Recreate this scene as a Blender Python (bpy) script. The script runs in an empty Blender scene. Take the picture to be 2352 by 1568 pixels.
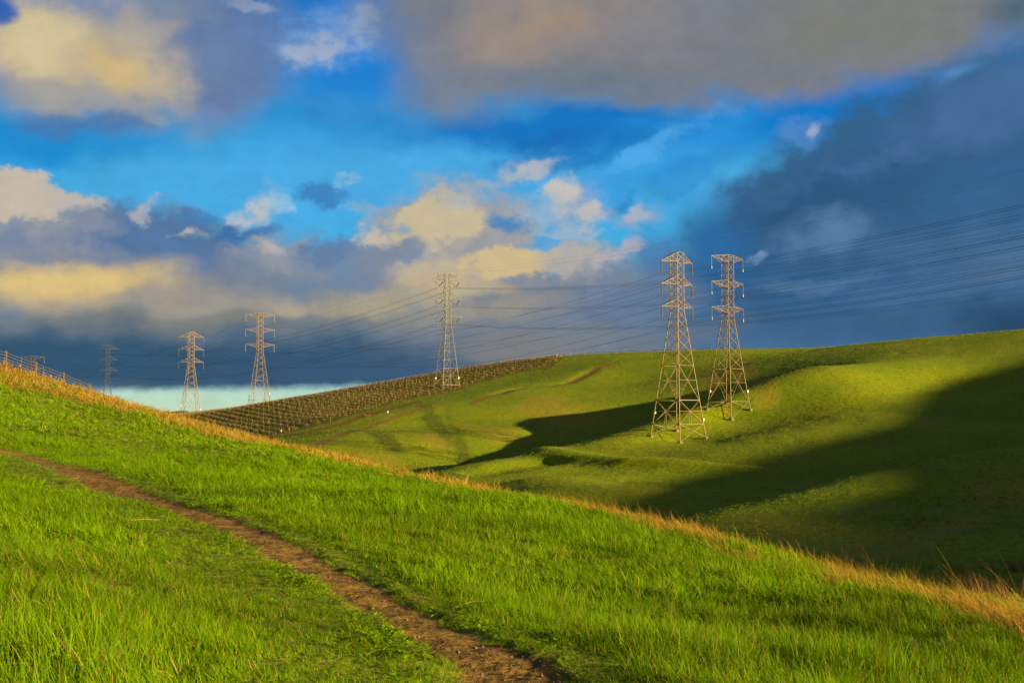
import bpy, bmesh, math, random
import numpy as np
from mathutils import Vector, Matrix
sc = bpy.context.scene
col = sc.collection
R = math.radians
rnd = random.Random(7)
rng = np.random.default_rng(11)

# ------------------------------------------------------------------ camera
F0 = 3266.7                        # focal length in units of the 2352-wide survey of the photograph
PITCH = math.atan(176.0/F0)
cd = bpy.data.cameras.new('camera'); cam = bpy.data.objects.new('camera', cd); col.objects.link(cam)
cd.lens = 50; cd.sensor_width = 36; cd.clip_start = 0.1; cd.clip_end = 9000
cam.location = (0, 0, 0); cam.rotation_euler = (math.pi/2 + PITCH, 0, 0)
sc.camera = cam
CP, SP = math.cos(PITCH), math.sin(PITCH)
def ray(px, py):
    a = (px-1176.0)/F0; b = (784.0-py)/F0
    return (a, CP - b*SP, SP + b*CP)
def P(px, py, d):
    r = ray(px, py); k = d/r[1]
    return (r[0]*k, d, r[2]*k)
SUN_AZ, SUN_EL = R(116), R(9.4)
ALB = .68     # clockwise from the view direction
SD = (math.sin(SUN_AZ)*math.cos(SUN_EL), math.cos(SUN_AZ)*math.cos(SUN_EL), math.sin(SUN_EL))

# ------------------------------------------------------------------ object helpers
def tag(o, label=None, cat=None, group=None, kind=None):
    if label: o['label'] = label
    if cat: o['category'] = cat
    if group: o['group'] = group
    if kind: o['kind'] = kind
    return o
def mesh_obj(name, verts, faces, mat=None, parent=None, smooth=False):
    me = bpy.data.meshes.new(name); me.from_pydata([tuple(v) for v in verts], [], [tuple(f) for f in faces]); me.update()
    if smooth: me.polygons.foreach_set('use_smooth', [True]*len(me.polygons))
    o = bpy.data.objects.new(name, me); col.objects.link(o)
    if mat: me.materials.append(mat)
    if parent: o.parent = parent
    return o
def np_mesh(name, V, Fq, mat=None, smooth=True, k=4):
    """V (n,3) float, Fq (m,k) int"""
    me = bpy.data.meshes.new(name)
    me.vertices.add(len(V)); me.vertices.foreach_set('co', np.asarray(V, np.float32).ravel())
    m = len(Fq); me.loops.add(m*k); me.loops.foreach_set('vertex_index', np.asarray(Fq, np.int32).ravel())
    me.polygons.add(m); me.polygons.foreach_set('loop_start', np.arange(0, m*k, k, dtype=np.int32))
    me.update(calc_edges=True); me.validate()
    me.polygons.foreach_set('use_smooth', np.full(len(me.polygons), smooth))
    if mat: me.materials.append(mat)
    return me
def link(name, me, parent=None):
    o = bpy.data.objects.new(name, me); col.objects.link(o)
    if parent: o.parent = parent
    return o
def empty(name, loc, rz=0):
    o = bpy.data.objects.new(name, None); col.objects.link(o); o.location = loc; o.rotation_euler = (0, 0, rz)
    o.empty_display_size = .5
    return o
def lin(c):
    return tuple((x/12.92 if x <= .04045 else ((x+.055)/1.055)**2.4) for x in [v/255 for v in c])
class NT:
    def __init__(s, tree): s.t = tree; tree.nodes.clear()
    def n(s, typ, ins=None, **kw):
        nd = s.t.nodes.new(typ)
        for k, v in kw.items(): setattr(nd, k, v)
        for k, v in (ins or {}).items():
            sock = nd.inputs[k]
            if isinstance(v, bpy.types.NodeSocket): s.t.links.new(v, sock)
            elif isinstance(v, bpy.types.Node): s.t.links.new(v.outputs[0], sock)
            else: sock.default_value = v
        return nd
    def math(s, op, a, b=0.0, c=0.0, clamp=False):
        return s.n('ShaderNodeMath', {0: a, 1: b, 2: c}, operation=op, use_clamp=clamp).outputs[0]
    def mix(s, f, a, b, mode='MIX'):
        nd = s.n('ShaderNodeMix', {}, data_type='RGBA', blend_type=mode)
        for k, v in ((0, f), (6, a), (7, b)):
            if isinstance(v, bpy.types.NodeSocket): s.t.links.new(v, nd.inputs[k])
            else: nd.inputs[k].default_value = (v if k == 0 else (tuple(v)+(1,))[:4])
        return nd.outputs[2]
    def ramp(s, fac, stops, mode='LINEAR'):
        nd = s.n('ShaderNodeValToRGB', {0: fac}); cr = nd.color_ramp; cr.interpolation = mode
        while len(cr.elements) > 1: cr.elements.remove(cr.elements[-1])
        cr.elements[0].position = stops[0][0]; cr.elements[0].color = (tuple(stops[0][1])+(1,))[:4]
        for p, c in stops[1:]:
            e = cr.elements.new(p); e.color = (tuple(c)+(1,))[:4]
        return nd.outputs[0]
    def smooth(s, x, a, b, lo=0.0, hi=1.0):
        return s.n('ShaderNodeMapRange', {0: x, 1: a, 2: b, 3: lo, 4: hi}, interpolation_type='SMOOTHSTEP').outputs[0]
    def noise(s, vec, scale, detail=3, rough=.5, dist=0.0, out=0):
        return s.n('ShaderNodeTexNoise', {'Vector': vec, 'Scale': scale, 'Detail': detail, 'Roughness': rough, 'Distortion': dist}).outputs[out]
def material(name):
    m = bpy.data.materials.new(name); m.use_nodes = True
    return m, NT(m.node_tree)
def simple(name, c, rough=.7, metal=0.0, vary=.25, scale=3.0):
    m, t = material(name)
    tc = t.n('ShaderNodeTexCoord').outputs['Object']
    f = t.noise(tc, scale, 4, .6)
    c2 = t.mix(f, tuple(ALB*x*(1-vary) for x in c), tuple(ALB*min(1, x*(1+vary)) for x in c))
    b = t.n('ShaderNodeBsdfPrincipled', {'Base Color': c2, 'Roughness': rough, 'Metallic': metal})
    t.n('ShaderNodeOutputMaterial', {0: b})
    return m

# ------------------------------------------------------------------ numpy noise and splines
def hsh(ix, iy, seed):
    h = (ix.astype(np.int64)*374761393 + iy.astype(np.int64)*668265263 + seed*1274126177) & 0xffffffff
    h = ((h ^ (h >> 13))*1274126177) & 0xffffffff
    return ((h ^ (h >> 16)) & 0xffffff)/float(0xffffff)
def vnoise(x, y, seed=0):
    ix = np.floor(x); iy = np.floor(y); fx = x-ix; fy = y-iy
    fx = fx*fx*(3-2*fx); fy = fy*fy*(3-2*fy)
    a = hsh(ix, iy, seed); b = hsh(ix+1, iy, seed); c = hsh(ix, iy+1, seed); d = hsh(ix+1, iy+1, seed)
    return (a*(1-fx)+b*fx)*(1-fy) + (c*(1-fx)+d*fx)*fy
def fbm(x, y, octv=4, seed=0, gain=.5):
    s = 0; a = 1; t = 0
    for k in range(octv):
        s = s + a*vnoise(x*2**k + 17.3*k, y*2**k - 9.1*k, seed+k); t += a; a *= gain
    return s/t - .5
def sst(x, a, b):
    t = np.clip((x-a)/(b-a), 0, 1); return t*t*(3-2*t)
class TPS:
    def __init__(s, pts, lam=0.0, scale=100.0):
        pts = np.array(pts, float); s.sc = scale; s.p = pts[:, :2]/scale; z = pts[:, 2]; n = len(pts)
        K = s.k(np.linalg.norm(s.p[:, None]-s.p[None], axis=2)) + lam*np.eye(n)
        Q = np.c_[np.ones(n), s.p]; A = np.block([[K, Q], [Q.T, np.zeros((3, 3))]])
        w = np.linalg.solve(A, np.r_[z, 0, 0, 0]); s.w = w[:n]; s.a = w[n:]
    @staticmethod
    def k(r): return np.where(r > 1e-9, r*r*np.log(np.maximum(r, 1e-9)), 0)
    def __call__(s, x, y):
        x = np.asarray(x, float)/s.sc; y = np.asarray(y, float)/s.sc; sh = x.shape; x = x.ravel(); y = y.ravel()
        out = np.empty(len(x))
        for i in range(0, len(x), 20000):
            xx = x[i:i+20000]; yy = y[i:i+20000]
            r = np.hypot(xx[:, None]-s.p[None, :, 0], yy[:, None]-s.p[None, :, 1])
            out[i:i+20000] = s.k(r) @ s.w + s.a[0] + s.a[1]*xx + s.a[2]*yy
        return out.reshape(sh)
def pl_dist(x, y, pts):
    """distance to a polyline and signed side (+ = right of its direction)"""
    best = np.full(np.shape(x), 1e9); side = np.zeros(np.shape(x)); along = np.zeros(np.shape(x)); L = 0
    for (ax, ay), (bx, by) in zip(pts[:-1], pts[1:]):
        dx, dy = bx-ax, by-ay; l = math.hypot(dx, dy)
        t = np.clip(((x-ax)*dx+(y-ay)*dy)/(l*l), 0, 1)
        d = np.hypot(x-ax-t*dx, y-ay-t*dy); c = (x-ax)*dy-(y-ay)*dx
        m = d < best; best = np.where(m, d, best); side = np.where(m, np.sign(c), side); along = np.where(m, L+t*l, along); L += l
    return best, side, along
# ------------------------------------------------------------------ the land
CREST = [(-160, 800, 84), (0, 853, 84), (110, 890, 95), (220, 930, 108), (340, 962, 122), (480, 1000, 105), (600, 1022, 92), (800, 1062, 76), (1000, 1105, 61),
         (1280, 1162, 46), (1550, 1222, 35), (1780, 1283, 27.5), (2000, 1343, 22), (2180, 1385, 18.8), (2352, 1418, 16), (2600, 1490, 13)]
near_pts = [P(*c) for c in CREST]
for (px, py, d) in CREST:
    k = 0.6 if px > 300 else 1.0
    near_pts.append(P(px+20, py+30*k+8, d*1.18+1.5))
    near_pts.append(P(px+50, py+110*k+40, d*1.5+5))
near_pts += [(0, 0, -1.72), (-.2, 9.2, -1.72)] + [P(*q) for q in [
    (0, 1035, 50), (200, 1090, 37), (450, 1180, 26), (640, 1262, 19.5), (800, 1350, 15), (960, 1440, 12),
    (0, 1568, 6.6), (2352, 1568, 10.6), (1600, 1400, 15.5), (1200, 1205, 29), (600, 1085, 54), (200, 985, 70), (0, 940, 64),
    (0, 1300, 13), (300, 1400, 11), (700, 1500, 9.5), (1900, 1470, 13), (900, 1130, 44), (1500, 1290, 23), (300, 1240, 18), (100, 1120, 34)]]
near_pts += [(-9, 0, -.8), (6, 0, -2.4), (0, -12, -1.9), (-14, 14, 0.2), (-34, 45, 2.6), (-40, 84, 2.0), (-52, 100, -1.5), (-60, 130, -6), (12, 0, -4.5), (18, 8, -9), (14, -14, -6), (-20, -20, 1.5)]
NEAR = TPS(near_pts, 1e-5, 30.0)

M_pts = [P(*q) for q in [
    # skyline
    (-500, 900, 640), (-100, 962, 700), (200, 952, 680), (340, 953, 650), (435, 953.5, 618), (600, 932, 555), (760, 908, 560), (900, 882, 590), (1040, 851, 630), (1200, 829, 620), (1300, 821, 605),
    (1500, 812, 590), (1640, 806, 575), (1800, 806, 560), (1950, 793, 535), (2100, 779, 510), (2250, 768.5, 490), (2352, 766, 470), (2520, 752, 460), (2800, 720, 440),
    # behind the skyline
    (0, 975, 900), (340, 968, 850), (600, 952, 760), (900, 915, 800), (1200, 865, 820), (1640, 840, 760), (1950, 830, 700), (2352, 800, 640), (2800, 760, 600),
    # vineyard slope and the opposite slope
    (435, 975, 520), (520, 990, 470), (640, 1012, 400), (760, 985, 430), (900, 935, 480), (1027, 889, 552), (1100, 868, 570), (1250, 842, 585),
    (850, 955, 450), (1000, 930, 470), (1150, 900, 500), (1380, 838, 560), (1300, 880, 520), (1500, 870, 520), (1250, 930, 460), (1450, 930, 455),
    (700, 1040, 365), (800, 1000, 395), (1000, 980, 425), (900, 1040, 365), (1000, 1084, 338), (1175, 990, 400), (1500, 958, 435), (1700, 870, 472), (1900, 828, 470), (1650, 855, 500),
    # the hollow between the slope and the spur
    (1150, 1066, 352), (1350, 1030, 368), (1550, 985, 392), (1700, 925, 425), (950, 1110, 325),
    # the spur carrying the towers: its back edge
    (1040, 1071, 306), (1140, 1055, 316), (1260, 1040, 325), (1380, 1013, 335), (1500, 982, 346), (1600, 938, 365), (1680, 904, 380), (1760, 870, 392), (1850, 845, 400), (2050, 830, 412), (2160, 818, 430), (2300, 795, 440),
    # the spur's face
    (1560, 1010, 339), (1660, 960, 360), (1800, 930, 365), (1950, 900, 368), (1750, 1000, 322), (2100, 900, 372), (1950, 960, 335), (2200, 880, 385), (2352, 900, 350),
    (1300, 1062, 306), (1450, 1068, 294), (1560, 1072, 287), (1700, 1086, 277), (1900, 1100, 262),
    (1150, 1095, 285), (1300, 1115, 260), (1480, 1130, 240), (1450, 1185, 205), (1600, 1130, 245), (2100, 1010, 300), (2352, 960, 320), (1700, 1130, 240),
    # gully
    (1560, 1200, 196), (1700, 1170, 215), (1900, 1125, 238), (2150, 1068, 262), (2352, 1025, 278),
    (1900, 1150, 224), (2120, 1100, 244), (1750, 1185, 206), (2352, 1055, 258),
    # near-right spur back edge and face
    (1600, 1188, 178), (1750, 1146, 188), (1900, 1106, 200), (2120, 1058, 216), (2352, 1006, 234), (2600, 960, 250),
    (1700, 1235, 150), (1850, 1180, 168), (2100, 1130, 180), (2352, 1090, 190), (1800, 1265, 128), (2100, 1200, 150), (2352, 1180, 160), (2000, 1290, 112), (2352, 1290, 110), (2200, 1345, 85), (2352, 1400, 66), (2700, 1250, 110), (2700, 1060, 200),
    (1400, 1230, 180), (1200, 1180, 220), (1000, 1150, 260), (800, 1120, 300), (600, 1080, 330), (1500, 1300, 140), (1500, 1500, 70), (2000, 1500, 55), (400, 1040, 420), (100, 1020, 480), (100, 1080, 300), (-400, 1000, 400)]]
M_pts += [(-260, 120, -14), (-260, 260, -12), (260, 20, -6), (80, 20, -13), (300, -150, -5), (0, -150, -20), (-260, -100, -18), (420, 600, 46), (600, 300, 40), (-400, 500, -3), (0, 80, -14.5), (30, 60, -13.5), (-30, 160, -14)]
MID = TPS(M_pts, 2e-4, 100.0)

# the hill out of frame to the right whose shadow lies over the valley
def sun_ray(p, t):
    return (p[0]+math.sin(SUN_AZ)*t, p[1]+math.cos(SUN_AZ)*t, p[2]+math.tan(SUN_EL)*t)
EDGE = [ (1700, 1088, 270, 300), (1950, 1003, 320, 300), (2150, 912, 362, 300), (2352, 826, 418, 300), (2560, 772, 450, 300)]
RIDGE = [sun_ray(P(a, b, c), t) for a, b, c, t in EDGE]
RIDGE = [(308, -125, 0.0), (309, -88, 27.0), (310, -60, 44.5), (310, 0, 39.6), (310, 26, 39.0), (310, 54, 38.6), (311, 75, 40.6), (312, 112, 40.4)] + RIDGE + [(RIDGE[-1][0]+90, RIDGE[-1][1]+120, RIDGE[-1][2]-5)]
print('RIDGE', [tuple(round(v) for v in q) for q in RIDGE])
def ridge_z(x, y):
    d, s, al = pl_dist(x, y, [(r[0], r[1]) for r in RIDGE])
    L = [0]
    for a, b in zip(RIDGE[:-1], RIDGE[1:]): L.append(L[-1]+math.hypot(a[0]-b[0], a[1]-b[1]))
    z = np.interp(al, L, [r[2] for r in RIDGE]) + 1.0
    return z - (np.sqrt(d*d+4)-2)*.36
def fsm(x, y): return MID(np.asarray(x, float), np.asarray(y, float))
def hit0(px, py, d0=100, d1=900):
    ds = np.geomspace(d0, d1, 1500); r = ray(px, py); x = r[0]/r[1]*ds; z = r[2]/r[1]*ds
    g = fsm(x, ds) > z; i = int(np.argmax(g)) if g.any() else len(ds)-1
    return (x[i], ds[i])
RIBS = [([hit0(*q) for q in ((1180, 1048), (1260, 1045), (1340, 1058), (1450, 1068), (1560, 1073), (1700, 1086), (1850, 1098))], 1.5, 5.0),
        ([hit0(*q) for q in ((1060, 1092), (1140, 1078), (1230, 1062), (1290, 1056))], -1.0, 5.0),
        ([hit0(*q) for q in ((1130, 910), (1165, 897), (1210, 888), (1260, 884), (1300, 879), (1340, 862), (1375, 845))], -.5, 2.5),
        ([hit0(*q) for q in ((1600, 1110), (1480, 1130), (1330, 1125), (1200, 1100))], .9, 9.0)]
def far_z(x, y):
    x = np.asarray(x, float); y = np.asarray(y, float); r = np.hypot(x, y)
    z = MID(x, y)
    out = sst(r, 900, 1400); z = z*(1-out) + (-22 + 10*fbm(x/300, y/300, 3, 5))*out
    z = np.clip(z, -40, 90)
    rough = sst(r, 60, 200)*(.5*fbm(x/18, y/18, 4, 3) + .14*fbm(x/3.1, y/3.1, 3, 31))
    # low terracettes that sheep and slips leave on the slopes
    rough = rough + sst(r, 80, 200)*0.03*np.sin(z*2.6 + 5*fbm(x/30, y/30, 3, 8))*(1-out)
    z = z + rough*(1-out)
    for ln, hgt, wd_ in RIBS:
        d, sg, al = pl_dist(x, y, ln); tot = sum(math.hypot(b_[0]-a_[0], b_[1]-a_[1]) for a_, b_ in zip(ln[:-1], ln[1:]))
        z = z + hgt*np.exp(-(d/wd_)**2)*sst(al, 0, .12*tot)*(1-sst(al, .88*tot, tot))
    rz = ridge_z(x, y) + .8*fbm(x/20, y/20, 4, 12)
    return np.maximum(z, np.where((x > 120), rz, -99))
def near_z(x, y):
    x = np.asarray(x, float); y = np.asarray(y, float); r = np.hypot(x, y)
    z = NEAR(x, y)
    z = z - 60*sst(y, 190, 260) - 60*sst(np.abs(x), 70, 120) - 60*sst(-y, 40, 80) - 70*sst(x-0.16*y, 18, 45)
    return z + .05*fbm(x/.9, y/.9, 3, 21) + .12*fbm(x/3.5, y/3.5, 2, 22)
PATH_PX = [(a_, b_, 0) for a_, b_ in ((-300, 968), (-120, 1008), (57, 1048), (181, 1082), (264, 1116), (359, 1150), (472, 1183), (566, 1227), (661, 1267), (736, 1301), (793, 1331), (877, 1375), (1000, 1434), (1085, 1487), (1145, 1530), (1190, 1568), (1290, 1680), (1480, 1900))]
def hit(px, py, fn, d0=4, d1=800):
    """walk the sight line until it meets the land"""
    ds = np.geomspace(d0, d1, 900); r = ray(px, py); x = r[0]/r[1]*ds; z = r[2]/r[1]*ds
    g = fn(x, ds) > z
    i = int(np.argmax(g)) if g.any() else len(ds)-1
    if i:
        dd = np.linspace(ds[i-1], ds[i], 30); x = r[0]/r[1]*dd; z = r[2]/r[1]*dd; gg = fn(x, dd) > z
        j = int(np.argmax(gg)); return (x[j], dd[j], float(z[j]))
    return (x[0], ds[0], z[0])
def nsm(x, y): return NEAR(np.asarray(x, float), np.asarray(y, float))
def fsm(x, y): return MID(np.asarray(x, float), np.asarray(y, float))
PATH = [hit(a, b, nsm, 4, 90)[:2] for a, b, c in PATH_PX]
def path_d(x, y):
    d, s, al = pl_dist(x, y, PATH)
    return d*s, al
CRXY = [P(*c)[:2] for c in CREST]
def crest_d(x, y):
    d, s, al = pl_dist(x, y, CRXY)
    return d*s, al                      # positive = left/camera side? see below
def gz(x, y):
    x = np.asarray(x, float); y = np.asarray(y, float)
    n = near_z(x, y); pd, al = path_d(x, y)
    w = np.interp(y, [6, 9, 14, 20, 60], [.42, .40, .36, .42, .85])+.10*fbm(x*.8, y*.8, 2, 40)
    n = n - .05*(1-sst(np.abs(pd), w*.7, w*1.4)) + .035*fbm(x/.16, y/.16, 3, 41)*(1-sst(np.abs(pd), .4, .8))
    return np.maximum(n, far_z(x, y))
def gz1(x, y): return float(gz(np.array([x]), np.array([y]))[0])

# polar sheet: fine inside the view, coarse round the back, out to the horizon
az = np.concatenate([np.linspace(-180, -60, 40, endpoint=False), np.linspace(-60, -24, 60, endpoint=False), np.linspace(-24, 24, 620, endpoint=False),
                     np.linspace(24, 100, 170, endpoint=False), np.linspace(100, 180, 30)])
az = np.radians(az)
rr = np.concatenate([np.linspace(.3, 6, 14, endpoint=False), np.geomspace(6, 130, 330, endpoint=False), np.geomspace(130, 700, 330, endpoint=False), np.geomspace(700, 6000, 40)])
A, RR = np.meshgrid(az, rr); X = RR*np.sin(A); Y = RR*np.cos(A)
Z = gz(X, Y)
na, nr = len(az), len(rr)
V = np.stack([X, Y, Z], -1).reshape(-1, 3)
i, j = np.meshgrid(np.arange(nr-1), np.arange(na-1), indexing='ij'); b = (i*na+j).ravel()
Fq = np.stack([b, b+1, b+na+1, b+na], 1)[:, ::-1]
ground_me = np_mesh('ground', V, Fq)
nearness = near_z(X, Y) - far_z(X, Y)
# ------------------------------------------------------------------ sky: Nishita air, graded, with cloud banks set out by bearing and height
w = bpy.data.worlds.new('World'); sc.world = w; w.use_nodes = True
T = NT(w.node_tree)
gen = T.n('ShaderNodeTexCoord').outputs['Generated']
sep = T.n('ShaderNodeSeparateXYZ', {0: gen})
azn = T.math('ARCTAN2', sep.outputs[0], sep.outputs[1])
eln = T.math('ARCSINE', sep.outputs[2])
KS = F0/100.0
U = T.math('MULTIPLY', azn, KS); E = T.math('MULTIPLY', eln, KS)
uv = T.n('ShaderNodeCombineXYZ', {0: U, 1: E, 2: 0.0}).outputs[0]
def sky_uv(px, py):
    r = ray(px, py); l = math.sqrt(sum(v*v for v in r))
    return math.atan2(r[0], r[1])*KS, math.asin(r[2]/l)*KS
def warped(base, scale, detail, rough, amp, off, stretch=1.0):
    v = T.n('ShaderNodeMapping', {'Vector': base, 'Location': (off, off*.7, off*.3), 'Scale': (1, stretch, 1)}).outputs[0]
    c = T.noise(v, scale, detail, rough, 0, 1)
    d = T.n('ShaderNodeVectorMath', {0: c, 1: (.5, .5, .5)}, operation='SUBTRACT').outputs[0]
    d = T.n('ShaderNodeVectorMath', {0: d, 1: (amp, amp, 0)}, operation='MULTIPLY').outputs[0]
    return T.n('ShaderNodeVectorMath', {0: base, 1: d}, operation='ADD').outputs[0]
W_soft = warped(uv, .55, 5, .5, 1.3, 3.1, 1.4)
W_puff = warped(uv, 1.05, 9, .60, 1.25, 9.2, 1.25)
N_soft = T.math('SUBTRACT', T.noise(uv, .8, 6, .55), .5)
N_puff = T.math('SUBTRACT', T.noise(T.n('ShaderNodeMapping', {'Vector': uv, 'Scale': (1, 1.45, 1), 'Location': (4, 7, 1)}).outputs[0], 1.5, 9, .58), .5)
nish = T.n('ShaderNodeTexSky', {}, sky_type='NISHITA', sun_disc=False, sun_elevation=SUN_EL, sun_rotation=SUN_AZ, air_density=1.0, dust_density=.6, ozone_density=2.5)
SKY_K = 0.05
def yel(py): return sky_uv(1176, py)[1]
EMAX = yel(-1400)
elf = T.math('DIVIDE', E, EMAX, clamp=True)
# blue that the air shows between the clouds, by height above the horizon
stops = [(955, (176, 212, 188)), (900, (150, 200, 200)), (820, (60, 140, 180)), (700, (62, 162, 215)), (560, (64, 174, 228)), (400, (68, 172, 228)), (250, (34, 146, 215)), (80, (20, 122, 202)), (-400, (20, 80, 150)), (-1400, (16, 62, 125))]
grade = T.ramp(elf, [(max(0, yel(y)/EMAX), lin(c)) for y, c in stops])
half = T.n('ShaderNodeVectorMath', {0: nish.outputs[0], 3: SKY_K*1.3}, operation='SCALE').outputs[0]
acc = T.mix(.92, half, grade)
LV = {}
def level(N, na, kind):
    k = (kind, round(na, 1))
    if k not in LV: LV[k] = T.math('MULTIPLY_ADD', N, round(na, 1)*2.6, 1.0)
    return LV[k]
for kk, NN in (('s', N_soft), ('p', N_puff)):
    for i in range(3, 16): level(NN, i/10, kk)
def blob(px, py, rx, ry, rot, c, op=1.0, e0=.1, e1=.5, na=.5, kind='s'):
    global acc
    u, v = sky_uv(px, py)
    W, N = (W_soft, N_soft) if kind == 's' else (W_puff, N_puff)
    m = T.n('ShaderNodeMapping', {'Vector': W, 'Location': (u, v, 0), 'Rotation': (0, 0, R(rot)), 'Scale': (rx/100, ry/100, 1)}, vector_type='TEXTURE').outputs[0]
    g = T.n('ShaderNodeTexGradient', {'Vector': m}, gradient_type='SPHERICAL').outputs[1]
    s = T.math('MULTIPLY', g, level(N, na, kind))
    f = T.smooth(s, e0*.6 if kind == 'p' else e0, e1*1.5 if kind == 'p' else e1*1.4, 0, op)
    acc = T.mix(f, acc, lin(c))
S, Q = 's', 'p'
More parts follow.
